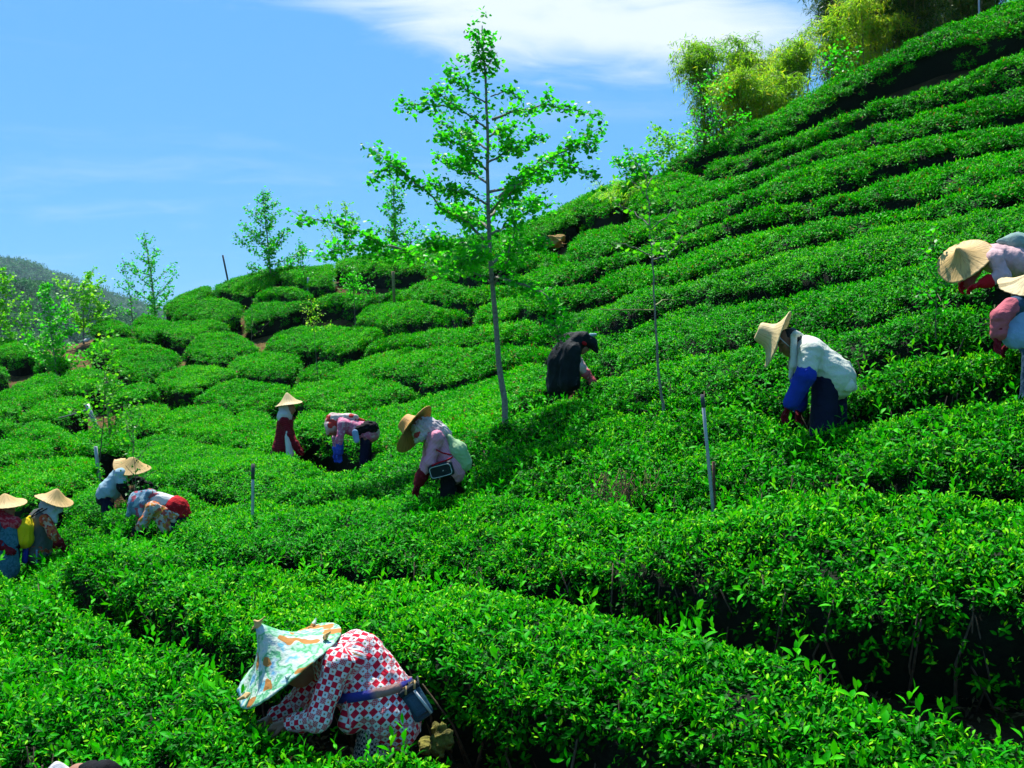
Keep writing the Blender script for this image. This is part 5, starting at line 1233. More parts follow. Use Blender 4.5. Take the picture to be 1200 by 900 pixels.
blob('apron', [cap(P(1192, 372, d - 0.15), P(1190, 392, d - 0.17), 0.09, 0.12, 0.04, (0, 1, 0), 0.5), cap(P(1205, 366, d - 0.15), P(1206, 390, d - 0.17), 0.09, 0.12, 0.04, (0, 1, 0), 0.5)], 0.011, M['apronblue'], r12, wr=(82, 34, 0.012))

# bottom edge: only the top of a crouching picker shows
d = 4.75
r13, W, X = figure("crouching person at the bottom left edge, pale hat and black sleeve showing", d,
    dict(head=(72, 950), shN=(112, 968, -0.14), shF=(60, 962, 0.16), elN=(124, 908, -0.10), wrN=(102, 904, -0.02), elF=(40, 1000, 0.2), wrF=(60, 1020, 0.15), pelvis=(80, 1050)),
    (-0.3, -0.75, -0.4), dict(shirt=M['black'], trousers=M['navy']), h=0.011, bare=True, hem=0.0,
    hat_args=dict(c=P(70, 935, d + 0.05), axis=(0.0, -0.15, 1.0), R=0.20, H=0.17, mat=M['plainwhite'], kind='cone', seed=53, wob=0.02))
# ------------------------------------------------------------------ trees
M['ginkgo'] = leaf_material('ginkgo_leaf', [(0.0, (0.005, 0.14, 0.004)), (0.4, (0.018, 0.30, 0.007)), (0.7, (0.05, 0.44, 0.012)), (1.0, (0.16, 0.58, 0.02))], 0.52, (1.2, 1.5, 0.5), 0.45, 0.25, noise_w=0.1)
M['sapling'] = leaf_material('young_yellow_green_leaf', [(0.0, (0.02, 0.22, 0.006)), (0.4, (0.07, 0.38, 0.01)), (0.7, (0.16, 0.50, 0.015)), (1.0, (0.36, 0.58, 0.03))], 0.45, (1.2, 1.4, 0.5), 0.5, 0.2, noise_w=0.1)
M['darkleaf'] = leaf_material('dark_green_leaf', [(0.0, (0.002, 0.05, 0.003)), (0.5, (0.005, 0.12, 0.005)), (1.0, (0.02, 0.22, 0.01))], 0.25, (1, 1.3, 0.6), 0.45, 0.25, noise_w=0.1)
M['bamboo'] = leaf_material('bamboo_leaf', [(0.0, (0.05, 0.22, 0.010)), (0.35, (0.14, 0.42, 0.014)), (0.65, (0.27, 0.55, 0.02)), (1.0, (0.50, 0.54, 0.04))], 0.6, (1.2, 1.1, 0.5), 0.5, 0.2, noise_w=1.1)
M['bamboo_shaded'] = leaf_material('shaded_bamboo_leaf', [(0.0, (0.010, 0.045, 0.004)), (0.4, (0.018, 0.10, 0.006)), (0.72, (0.06, 0.19, 0.008)), (1.0, (0.22, 0.26, 0.012))], 0.25, (1.1, 1.1, 0.5), 0.5, 0.2, noise_w=0.9)  # bamboo leaf again, with the shade of thick clumps painted into the colour
M['bark'] = simple('pale_grey_bark', (0.19, 0.18, 0.15), 0.9, 0.35, 30, 0.6, 0.01)
M['barkdark'] = simple('thin_dark_bark', (0.12, 0.10, 0.07), 0.9, 0.35, 40, 0.4)
M['culm'] = simple('bamboo_culm', (0.20, 0.20, 0.06), 0.6, 0.3, 12)

def fan_leaves(pos, size, r, age0=0.5, kind='fan', droop=0.2):
    """many leaves at POS; returns arrays"""
    n = len(pos)
    if kind == 'fan':
        T_ = np.array([(0, 0, 0), (0.55, -0.55, 0.10), (0.95, -0.30, 0.02), (0.85, 0.0, -0.05), (0.95, 0.30, 0.02), (0.55, 0.55, 0.10)])
        tri = np.array([(0, 1, 2), (0, 2, 3), (0, 3, 4), (0, 4, 5)])
    elif kind == 'oval':
        T_ = np.array([(0, 0, 0), (0.45, -0.26, 0.07), (0.5, 0, 0), (0.45, 0.26, 0.07), (1.0, 0, -0.12)]); tri = np.array([(0, 1, 2), (0, 2, 3), (1, 4, 2), (2, 4, 3)])
    else:
        T_ = np.array([(0, 0, 0), (0.35, -0.085, 0.02), (0.35, 0.085, 0.02), (1.0, 0, -0.25)]); tri = np.array([(0, 1, 2), (1, 3, 2)])
    az = r.uniform(0, 6.283, n); el = r.normal(0, 0.6, n) - droop; ro = r.normal(0, 0.6, n); s = size * r.uniform(0.65, 1.25, n)
    ca, sa, ce, se, cr, sr = np.cos(az), np.sin(az), np.cos(el), np.sin(el), np.cos(ro), np.sin(ro)
    X_ = np.stack([ca*ce, sa*ce, se], 1); Yv = np.stack([-sa, ca, 0*ca], 1); Zv = np.cross(X_, Yv)
    Y2 = Yv * cr[:, None] + Zv * sr[:, None]; Z2 = np.cross(X_, Y2)
    v = pos[:, None] + s[:, None, None] * (T_[None, :, 0:1] * X_[:, None] + T_[None, :, 1:2] * Y2[:, None] + T_[None, :, 2:3] * Z2[:, None])
    t = tri[None] + (np.arange(n) * len(T_))[:, None, None]
    ag = np.repeat(np.clip(r.normal(age0, 0.2, n), 0, 1), len(T_))
    return v.reshape(-1, 3), t.reshape(-1, 3), ag
def leaves_mesh(name, pos, size, r, mat, parent, **k):
    v, t, a = fan_leaves(np.asarray(pos), size, r, **k)
    o = link(name, mesh_np(name, v, None, t, attrs={'age': ('FLOAT', a)}), parent, mat, smooth=False)
    o['kind'] = 'stuff'; return o
def curve(pts, n):
    """smooth polyline through PTS (Catmull-Rom)"""
    p = np.asarray(pts, float)
    if len(p) < 3: t = np.linspace(0, 1, n)[:, None]; return p[0] * (1 - t) + p[-1] * t
    q = np.concatenate([[2*p[0]-p[1]], p, [2*p[-1]-p[-2]]]); out = []
    for u in np.linspace(0, len(p) - 1.0001, n):
        i = int(u); t = u - i; a, b, c, e = q[i:i+4]
        out.append(0.5 * (2*b + (c-a)*t + (2*a-5*b+4*c-e)*t*t + (3*b-a-3*c+e)*t**3))
    return np.array(out)
def tree_from(label, name, trunk, rad, branches, mat, bark, leaf, seed, step=0.055, per=4, spread=0.05, twig=(0.15, 0.40), twig_n=0.10, kind='fan', cat='tree', group='young trees planted among the tea', bare=0.12, trunk_leaf=0.45, age0=0.5):
    """trunk and branches as points; leaves in tufts on the twigs"""
    r = np.random.default_rng(seed); base = np.array(trunk[0]); root = empty(name, tuple(base)); tag(root, label, cat, group)
    tp = curve(trunk, 26); k = len(tp)
    tp[1:-1] += r.normal(0, 0.006, (k - 2, 3))
    tr = rad * (1 - 0.86 * np.linspace(0, 1, k) ** 0.85)
    link('trunk', tubes_mesh('trunk', [(tp, tr)], 9), root, bark)
    spots = []; limbs = []
    H = np.linalg.norm(tp[-1] - tp[0])
    for i in range(k):
        t = i / (k - 1)
        if t > trunk_leaf:
            for _ in range(max(1, int(H / k / step))):
                if r.random() < 0.75: spots.append(tp[i] + r.normal(0, spread * 1.2, 3))
    for br in branches:
        pts = curve(br, 14); L = np.linalg.norm(np.diff(pts, axis=0), axis=1).sum()
        pts[2:-1] += r.normal(0, 0.012 * min(1, L), (len(pts) - 3, 3))
        limbs.append((pts, np.linspace(max(0.005, min(rad * 0.42, 0.011 * L + 0.004)), 0.003, 14)))
        m = max(3, int(L / step))
        for u in np.linspace(bare, 1, m):
            c = np.array([np.interp(u, np.linspace(0, 1, 14), pts[:, j]) for j in range(3)])
            spots.append(c)
            if r.random() < twig_n * 2.2:
                tl = r.uniform(*twig) * (1.05 - 0.6 * u); dv = pts[-1] - pts[0]; dv = dv / np.linalg.norm(dv); dv = dv + r.normal(0, 0.75, 3); dv[2] += 0.15; dv /= np.linalg.norm(dv)
                limbs.append((np.array([c, c + dv * tl * 0.5 + [0, 0, 0.01], c + dv * tl]), [0.004, 0.003, 0.002]))
                for w in np.linspace(0.2, 1, max(2, int(tl / step))): spots.append(c + dv * tl * w)
    if limbs: link('branches', tubes_mesh('branches', limbs, 5), root, bark)['kind'] = 'stuff'
    sp_ = np.repeat(np.array(spots), per, 0); sp_ = sp_ + r.normal(0, spread, sp_.shape)
    leaves_mesh('crown', sp_, leaf, r, mat, root, kind=kind, age0=age0)
    return root
def auto_branches(trunk, n, length, lo, seed, rise=0.5, taper=1.0, flat=1.0):
    r = np.random.default_rng(seed); tp = curve(trunk, 30); out = []
    for i in range(n):
        t = lo + (0.97 - lo) * (i + 0.5) / n; b = np.array([np.interp(t, np.linspace(0, 1, 30), tp[:, j]) for j in range(3)])
        az = i * 2.4 + r.uniform(-0.5, 0.5); L = length * ((1 - t) / (1 - lo)) ** taper * r.uniform(0.75, 1.2) + 0.08
        d_ = np.array([math.cos(az), flat * math.sin(az), rise * r.uniform(0.6, 1.5)])
        out.append([b, b + d_ * L * 0.5, b + d_ * L * np.array([1, 1, 1.15])])
    return out

# tall ginkgo in the middle
d = 13.1
def G(px, py, dd=0.0): return P(px, py, d + dd)
_b = G(592.5, 498); _b[2] = float(ground_z(_b[0], _b[1])) - 0.05
trunk = [_b, G(592, 490), G(585, 420), G(577, 335), G(573, 260), G(572, 180), G(570, 110), G(566, 60), G(565, 30)]
br = [
 [G(571, 285), G(548, 262, -0.2), G(510, 238, -0.4), G(478, 205, -0.6), G(433, 173, -0.7)],
 [G(478, 205, -0.6), G(455, 195, -0.5), G(436, 210, -0.4)],
 [G(583, 232), G(612, 207, 0.2), G(652, 182, 0.35), G(706, 148, 0.4)],
 [G(640, 190, 0.3), G(672, 195, 0.2), G(698, 208, 0.2)], [G(655, 180, .35), G(680, 170, .5), G(700, 168, .5)],
 [G(577, 140), G(600, 132, 0.1), G(640, 126, 0.2), G(698, 134, 0.2)], [G(575, 113), G(595, 108, -.1), G(615, 116, -.1)],
 [G(569, 120), G(545, 105, 0.1), G(523, 85, 0.2)], [G(570, 150), G(540, 128, -0.2), G(505, 102, -0.3)], [G(540, 128, -.2), G(505, 122, -.2), G(465, 123, -0.1)],
 [G(571, 175), G(545, 160, 0.3), G(515, 140, 0.5)], [G(571, 200), G(540, 172, -0.5), G(515, 160, -0.8)], [G(572, 215), G(540, 195, 0.5), G(510, 182, 0.8)],
 [G(568, 75), G(558, 68), G(553, 80)], [G(568, 85), G(578, 68), G(583, 76)], [G(567, 62), G(560, 50), G(558, 40)],
 [G(572, 240), G(540, 225, -0.6), G(505, 215, -0.9)], [G(573, 250), G(600, 225, -0.7), G(625, 195, -1.0)], [G(573, 255), G(590, 240, 0.7), G(640, 240, 1.0)],
 [G(574, 275), G(600, 260, 0.5), G(630, 230, 0.7)], [G(574, 270), G(555, 255, 0.8), G(520, 245, 1.2)],
 [G(573, 290), G(540, 285, -0.6), G(500, 290, -0.9)], [G(574, 300), G(530, 285, 0.2), G(480, 295, 0.3), G(430, 300, 0.3)],
 [G(480, 295, .3), G(440, 282, .2), G(405, 265, .1), G(352, 254, 0.0)], [G(440, 295, .3), G(420, 288, .3), G(368, 302, .3)],
 [G(577, 333), G(550, 316, -0.2), G(500, 303, -0.3)], [G(578, 335), G(597, 300, -0.2), G(605, 240, -0.3)], [G(579, 325), G(604, 330, -0.4), G(640, 345, -0.6), G(660, 372, -0.7)],
 [G(576, 310), G(600, 290, 0.6), G(640, 285, 0.8)], [G(575, 290), G(560, 300, -1.0), G(535, 312, -1.3)], [G(574, 160), G(590, 150, 0.4), G(600, 172, 0.6)],
 [G(572, 190), G(600, 175, -0.5), G(630, 160, -0.8)], [G(573, 225), G(615, 215, 0.6), G(668, 200, 0.8)],
]
tree_from("tall ginkgo with a thin pale trunk in the middle, its spreading crown against the sky", 'ginkgo_tree', trunk, 0.046, br, M['ginkgo'], M['bark'], 0.056, 5, step=0.047, per=6, spread=0.046, twig=(0.12, 0.36), twig_n=0.15, bare=0.22, trunk_leaf=0.60)

# slender tree to its right
d = 11.1
trunk = [G(780, 510), G(778, 488), G(771, 420), G(766, 340), G(761, 260), G(757, 205)]
br = [[G(767, 363), G(740, 363, -.1), G(703, 362, -.2)], [G(768, 358), G(778, 352, .1), G(792, 352, .1)],
      [G(761, 265), G(745, 250, .2), G(720, 238, .3)], [G(760, 235), G(745, 215, -.2), G(728, 205, -.2)], [G(762, 270), G(780, 255, -.3), G(790, 240, -.3)], [G(764, 300), G(742, 290, -.3), G(718, 284, -.4)],
      [G(764, 305), G(785, 296, .3), G(800, 276, .3)], [G(758, 220), G(766, 205, .2), G(775, 196, .2)], [G(758, 210), G(750, 196), G(742, 188)], [G(763, 285), G(775, 290, -.5), G(785, 310, -.6)]]
t = tree_from("slender young tree with sparse leaves and two bare pale side twigs, right of the ginkgo", 'young_tree', trunk, 0.020, br[2:], M['sapling'], M['bark'], 0.052, 6, step=0.075, per=3, spread=0.05, twig_n=0.04, trunk_leaf=0.72, age0=0.38)
link('bare_twigs', tubes_mesh('bare_twigs', [(curve(b_, 10) + rng.normal(0, 0.004, (10, 3)), np.linspace(0.010, 0.004, 10)) for b_ in br[:2]], 5), t, M['culm'])
tree_from("low leafy shoot below the ginkgo's right twigs beside the black sheet", 'sapling', [P(652, 410, 13.2), P(655, 392, 13.2), P(650, 376, 13.2)], 0.012, auto_branches([P(652, 410, 13.2), P(655, 392, 13.2), P(650, 376, 13.2)], 7, 0.22, 0.3, 3), M['ginkgo'], M['barkdark'], 0.058, 61, per=3, twig_n=0)

def young(label, d, base, top, width, n, seed, mat='ginkgo', leaf=0.07, rad=0.03, lo=0.35, rise=0.55, per=4, spread=0.06, bend=(0, 0), step=0.085, twig_n=0.12, kind='fan', taper=1.0, age0=0.5, name='young_tree', trunk_leaf=0.5):
    b_ = P(base[0], base[1], d); t_ = P(top[0], top[1], d); m_ = P((base[0]+top[0])/2 + bend[0], (base[1]+top[1])/2 + bend[1], d)
    trunk = [b_ - np.array([0, 0, 0.35]), b_, m_, t_]
    L = 0.5 * width / F * d
    return tree_from(label, name, trunk, rad, auto_branches(trunk, n, L, lo, seed, rise, taper), M[mat], M['bark'] if rad > 0.02 else M['barkdark'], leaf, seed, step=step * 0.85, per=per, spread=spread, twig_n=twig_n, kind=kind, age0=age0, trunk_leaf=trunk_leaf)
young("bright green conical tree on the crest left of the ginkgo, forked near the ground", 41.5, (318, 330), (308, 222), 92, 20, 71, leaf=0.085, rad=0.055, lo=0.36, rise=0.45, per=10, spread=0.080, step=0.13)
young("open crowned tree on the left crest, taller of the two side by side", 42.0, (184, 392), (169, 272), 80, 18, 72, leaf=0.081, rad=0.055, lo=0.40, rise=0.7, per=8, spread=0.072, step=0.14, bend=(2, 0))
young("thin leaning tree on the left crest, shorter of the two side by side", 42.6, (156, 386), (144, 304), 40, 9, 73, leaf=0.074, rad=0.04, lo=0.40, rise=0.8, per=6, spread=0.072, step=0.16, bend=(2, 0))
young("sparse many stemmed tree behind the crest between the conical tree and the ginkgo", 45.0, (404, 320), (405, 246), 78, 12, 74, leaf=0.074, rad=0.04, lo=0.30, rise=1.1, per=6, spread=0.064, step=0.17, mat='sapling')
young("green tree behind the crest half covered by the ginkgo's left branches", 40.0, (463, 305), (461, 212), 84, 20, 75, leaf=0.089, rad=0.05, lo=0.2, rise=0.45, per=10, spread=0.080, step=0.13)
young("yellow green sapling at the far left edge in front of the wooded hill", 38.0, (15, 430), (3, 312), 86, 18, 76, mat='sapling', leaf=0.100, rad=0.035, lo=0.30, per=8, spread=0.067, step=0.14, twig_n=0.03)
young("slight yellow green sapling second from the left edge", 38.5, (31, 428), (29, 352), 56, 12, 77, mat='sapling', leaf=0.100, rad=0.025, lo=0.25, per=8, spread=0.067, step=0.14, twig_n=0.03)
young("dense light green sapling with several stems left of the round tea bushes", 33.0, (66, 434), (52, 330), 74, 20, 78, mat='ginkgo', leaf=0.092, rad=0.032, lo=0.22, per=8, spread=0.062, step=0.12, age0=0.7, twig_n=0.03)
young("second stem of light green sapling left of the round tea bushes", 33.4, (55, 438), (78, 352), 50, 12, 87, mat='ginkgo', leaf=0.085, rad=0.025, lo=0.35, per=7, spread=0.058, step=0.13, age0=0.7, twig_n=0.03)
young("sapling with level yellow green branches in front of the wooded hill", 40.0, (98, 392), (97, 326), 74, 12, 79, mat='sapling', leaf=0.100, rad=0.04, lo=0.30, rise=0.5, per=8, spread=0.058, step=0.13, taper=0.3, twig_n=0.03)
young("short yellow green sapling above the white bag", 40.5, (117, 388), (113, 340), 44, 9, 80, mat='sapling', leaf=0.100, rad=0.025, lo=0.15, per=8, spread=0.058, step=0.13, twig_n=0.03)
young("leafy yellow green sapling with a thin trunk above the hedge behind the light blue shirt", 20.5, (117, 540), (122, 395), 78, 20, 81, mat='sapling', leaf=0.062, rad=0.018, lo=0.45, rise=0.35, per=6, spread=0.080, step=0.10, bend=(3, 0))
young("dark green whip of a sapling rising in front of the wide straw hat", 13.6, (160, 585), (154, 482), 10, 10, 82, mat='darkleaf', leaf=0.050, rad=0.008, lo=0.15, rise=1.4, per=2, spread=0.05, step=0.06, kind='oval', taper=0.2)
young("tiny yellow leaved sapling in the middle of the left slope", 27.5, (372, 440), (365, 352), 44, 7, 83, mat='sapling', leaf=0.07, rad=0.014, lo=0.70, rise=0.4, per=4, spread=0.048, step=0.12, kind='oval', age0=0.8, trunk_leaf=0.8)
young("bare thin sapling between the dome shaped tea bush and the crest", 32.5, (294, 446), (295, 346), 36, 6, 84, mat='sapling', leaf=0.07, rad=0.014, lo=0.65, rise=0.6, per=2, spread=0.048, step=0.2, kind='oval', trunk_leaf=0.85)
young("thin whip of a sapling on the slope right of the conical tree", 39.0, (360, 352), (352, 285), 16, 8, 85, mat='ginkgo', leaf=0.067, rad=0.02, lo=0.5, rise=1.0, per=6, spread=0.048, step=0.15)
young("small sapling with a leaf tuft below the ginkgo's left branches", 32.0, (416, 372), (413, 318), 44, 9, 86, mat='ginkgo', leaf=0.063, rad=0.02, lo=0.55, rise=0.5, per=8, spread=0.080, step=0.12)
young("bright green shrub like tree on the crest under the bamboo", 25.5, (838, 172), (830, 84), 84, 16, 88, mat='ginkgo', leaf=0.063, rad=0.022, lo=0.10, rise=0.35, per=4, spread=0.072, step=0.10, taper=0.5, age0=0.65)
young("pale feathery sapling on the crest left of the bamboo", 27.0, (786, 190), (781, 152), 70, 10, 89, mat='sapling', leaf=0.075, rad=0.014, lo=0.1, rise=0.3, per=6, spread=0.072, step=0.11, taper=0.3)
young("small leafy sapling on the crest above the slender tree", 26.2, (745, 215), (742, 184), 56, 9, 90, mat='ginkgo', leaf=0.08, rad=0.014, lo=0.1, rise=0.5, per=8, spread=0.072, step=0.10, taper=0.4)
young("light green sapling just left of the tipped straw hat at the right edge", 9.9, (1097, 352), (1094, 286), 24, 8, 91, mat='ginkgo', leaf=0.045, rad=0.006, lo=0.15, rise=0.7, per=3, spread=0.036, step=0.06, taper=0.4, age0=0.5)
young("small bright shrub on the crest at the foot of the dark bamboo", 24.6, (985, 88), (983, 56), 48, 8, 92, mat='ginkgo', leaf=0.067, rad=0.012, lo=0.1, rise=0.5, per=4, spread=0.080, step=0.1, taper=0.3, age0=0.6)
# yellow fern on the slope
fr = np.random.default_rng(9); c = P(727, 245, 25.6); fern = empty('fern', tuple(c)); tag(fern, "yellow green fern drooping beside the dark gap below the crest", 'fern')
sp_ = []; fl = []
for i in range(16):
    a = fr.uniform(0, 6.28); dv = np.array([math.cos(a), math.sin(a), 0.9]) * fr.uniform(0.3, 0.6); p_ = curve([c, c + dv, c + dv * np.array([1.9, 1.9, 0.9])], 12); fl.append((p_, np.linspace(.006, .002, 12))); sp_ += list(p_[2:])
link('fronds', tubes_mesh('fronds', fl, 4), fern, M['culm'])['kind'] = 'stuff'
leaves_mesh('leaflets', np.repeat(np.array(sp_), 7, 0) + fr.normal(0, 0.04, (len(sp_) * 7, 3)), 0.11, fr, M['sapling'], fern, kind='long', age0=0.75)

# ------------------------------------------------------------------ bamboo behind the crest
def bamboo(label, px, d, top_py, spread_px, n, seed, mat, droop=0.6, leaf=0.17, per=22, lean=0.0):
    r = np.random.default_rng(seed); c = P(px, 430, d); c[2] = float(ground_z(np.clip(c[0], GX0, GX1), np.clip(c[1], GY0, GY1)))
    top = P(px, top_py, d)[2]; Hh = top - c[2]; R_ = spread_px / F * d
    root = empty('bamboo_clump', tuple(c)); tag(root, label, 'bamboo', 'bamboo behind the crest of the slope')
    cul = []; pos = []
    for i in range(n):
        a = r.uniform(0, 6.28); k = math.sqrt(r.random()); b = c + np.array([math.cos(a), math.sin(a), 0]) * 0.5 * k
        off = np.array([math.cos(a) * R_ * k + lean * r.uniform(0.5, 1.2), math.sin(a) * R_ * 0.8 * k, 0]); h = Hh * r.uniform(0.72, 1.04)
        p_ = curve([b, b + off * 0.2 + [0, 0, h * 0.55], b + off * 0.65 + [0, 0, h * 0.98], b + off * 1.15 + [0, 0, h * (0.98 - 0.13 * droop)]], 24)
        cul.append((p_, np.linspace(0.035, 0.004, 24)))
        for j in range(5, 24):
            for _ in range(4):
                az = r.uniform(0, 6.28); L = r.uniform(0.35, 0.95) * (1 - 0.5 * abs(j - 15) / 15); e = p_[j] + np.array([math.cos(az) * L, math.sin(az) * L, r.uniform(-0.1, 0.35) * L])
                q = curve([p_[j], 0.5 * (p_[j] + e) + [0, 0, 0.12 * L], e - np.array([0, 0, 0.45 * L * droop])], 6)
                cul.append((q, np.linspace(0.005, 0.002, 6)))
                m = r.integers(0, 6, per); w = r.random((per, 1)); pos.append(q[np.minimum(m, 4)] * (1 - w) + q[np.minimum(m + 1, 5)] * w + r.normal(0, 0.05, (per, 3)))
    link('culms', tubes_mesh('culms', cul, 4), root, M['culm'])['kind'] = 'stuff'
    leaves_mesh('foliage', np.concatenate(pos), leaf, r, M[mat], root, kind='long', droop=0.35)
bamboo("feathery green bamboo, the leftmost clump behind the crest", 840, 33, 50, 26, 12, 201, 'bamboo', lean=-0.1)
bamboo("golden drooping bamboo between the leftmost clump and the dark bamboo", 895, 35, 52, 34, 14, 202, 'bamboo')
bamboo("low golden bamboo just above the crest right of the leafy tree", 885, 31, 92, 30, 11, 203, 'bamboo')
bamboo("thin pale bamboo tips behind the golden clump", 918, 38, 34, 38, 8, 204, 'bamboo', per=7)
bamboo("tall dark bamboo, its left edge outlined against the cloud", 978, 36, -40, 26, 15, 205, 'bamboo_shaded')
bamboo("yellowish bamboo in front of the dark clumps", 1015, 33, 2, 36, 8, 206, 'bamboo')
bamboo("dark olive bamboo cut by the top edge, left of the pale pole", 1075, 33, -60, 50, 17, 207, 'bamboo_shaded')
bamboo("dark olive bamboo cut by the top edge, around the pale pole", 1130, 31, -70, 50, 15, 208, 'bamboo_shaded')
bamboo("dark bamboo deep behind the yellowish clump", 1030, 40, -60, 60, 24, 209, 'bamboo_shaded')
bamboo("dark bamboo filling the top right corner behind the pale pole", 1110, 37, -80, 60, 24, 210, 'bamboo_shaded')

# ------------------------------------------------------------------ poles, stakes, cable, rocks, small things
M['pole'] = simple('galvanised_pole', (0.30, 0.34, 0.35), 0.5, 0.15, 20, 0.15, 0.002, 0.4, metallic=0.3)
M['rust'] = simple('rusty_stake', (0.10, 0.05, 0.03), 0.9, 0.4, 40); M['darkpole'] = simple('dark_stake', (0.05, 0.055, 0.06), 0.7)
M['wood'] = simple('weathered_post', (0.24, 0.17, 0.09), 0.9, 0.3, 20)
M['rock'] = simple('mossy_yellow_rock', (0.11, 0.10, 0.016), 0.95, 0.85, 16, 1.0, 0.04, bscale=22); M['rockbrown'] = simple('brown_rock', (0.33, 0.20, 0.06), 0.95, 0.4, 5, 0.8, 0.05)
M['cable'] = simple('grey_cable', (0.20, 0.21, 0.22), 0.6)
def pole(label, d, a, b, r, mat='pole', cap_=None, cat='pole', below=0.6):
    p0 = P(a[0], a[1], d); p1 = P(b[0], b[1], d); ax = (p1 - p0) / np.linalg.norm(p1 - p0); p00 = p0 - ax * below
    root = empty('pole' if cat == 'pole' else 'stake', tuple(p00)); tag(root, label, cat)
    link('shaft', tubes_mesh('shaft', [([p00, p0, 0.5 * (p0 + p1), p1], r)], 10), root, M[mat], smooth=False)
    if cap_: link('cap', tubes_mesh('cap', [([p1 - ax * 0.03 * cap_, p1 + ax * 0.012], r * 1.18)], 10), root, M['darkpole'], smooth=False)
    return root
rt = pole("grey metal pole leaning left between the slender tree and the man in cream", 8.45, (834, 580), (823, 464), 0.0135, cap_=3)
pole("short rusty stake behind the foot of the leaning grey pole", 8.55, (837, 580), (836, 541), 0.012, 'rust', cat='stake')
pole("short upright grey post in the hedge below the standing woman", 11.6, (296, 607), (296.5, 545), 0.016, cap_=5)
rt = pole("leaning grey pole that carries the end of the cable on the left slope", 24.0, (112, 498), (102, 474), 0.05)
link('cable', tubes_mesh('cable', [(curve([P(102, 480, 24.0), P(80, 487, 24.6), P(62, 491, 25.2), P(30, 496, 26), P(-30, 500, 28)], 24), 0.016)], 5), rt, M['cable'])
pole("grey pole beside the leafy sapling's thin trunk", 18.6, (115, 553), (112, 523), 0.03)
pole("thin black stake standing on the skyline left of the conical tree", 42.5, (266.5, 326), (261, 299), 0.035, 'darkpole', cat='stake')
pole("thin pale pole at the top edge in front of the dark bamboo", 25.5, (1147.5, 20), (1147, -12), 0.02)
pole("brown wooden post on the slope behind the ginkgo's lower left twigs", 32.5, (461, 331), (460.5, 318), 0.045, 'wood', cat='stake')
pole("wooden stake tied beside the leafy sapling's trunk", 22.0, (127, 478), (124, 438), 0.035, 'wood', cat='stake')
pole("pale stake near the right side of the conical tree", 38.5, (361, 342), (361, 325), 0.035, 'pole', cat='stake')
def rock(label, c, size, mat, seed, name='rock'):
    r = np.random.default_rng(seed); pr = []
    for i in range(5): pr.append(ell(c + r.normal(0, 0.38, 3) * size, np.eye(3), np.array(size) * r.uniform(0.45, 0.8), 0.03))
    o = blob(name, pr, min(size) / 9, M[mat], None, wr=(seed, 3.2 / max(size), max(size) * 0.26)); tag(o, label, 'rock'); return o
rock("mossy yellow rock beside the legs of the woman in the patchwork shirt", P(515, 864, 5.45), (0.055, 0.06, 0.08), 'rock', 3)
rock("smaller mossy yellow rock between the checked skirt and the larger yellow rock", P(499, 874, 5.7), (0.04, 0.05, 0.05), 'rock', 5)
rock("brown boulder below the crest right of the ginkgo", P(655, 281, 26.0), (0.30, 0.3, 0.13), 'rockbrown', 7)
wbg = blob('plastic_bag', [ell(P(101, 399, 38.5), np.eye(3), (0.10, 0.08, 0.07), 0.03), ell(P(104, 398, 38.5), np.eye(3), (0.06, 0.06, 0.05), 0.03)], 0.02, M['plainwhite'], None, wr=(3, 30, 0.02)); tag(wbg, "small white plastic bag lying on the left slope below the crest saplings", 'bag')
# bare brown twigs at the front of the hedge by the tall tree
br_ = np.random.default_rng(12); tw = []
c0 = P(740, 582, 9.35)
for i in range(75):
    b = c0 + np.array([br_.normal(0, 0.19), br_.normal(0.05, 0.08), -0.20]); t_ = b + np.array([br_.normal(0, 0.10), br_.normal(-0.06, 0.06), br_.uniform(0.18, 0.46)])
    tw.append((curve([b, 0.5 * (b + t_) + br_.normal(0, 0.03, 3), t_], 5), np.linspace(0.006, 0.002, 5)))
    for _ in range(2):
        u = t_ - (t_ - b) * br_.uniform(0.1, 0.6); tw.append((np.array([u, u + br_.normal(0, 0.05, 3) + [0, 0, 0.06]]), np.array([0.003, 0.0015])))
bt = link('bare_bush', tubes_mesh('bare_bush', tw, 4), None, M['twig']); tag(bt, "patch of leafless brown twigs at the hedge front left of the grey pole", 'bush')

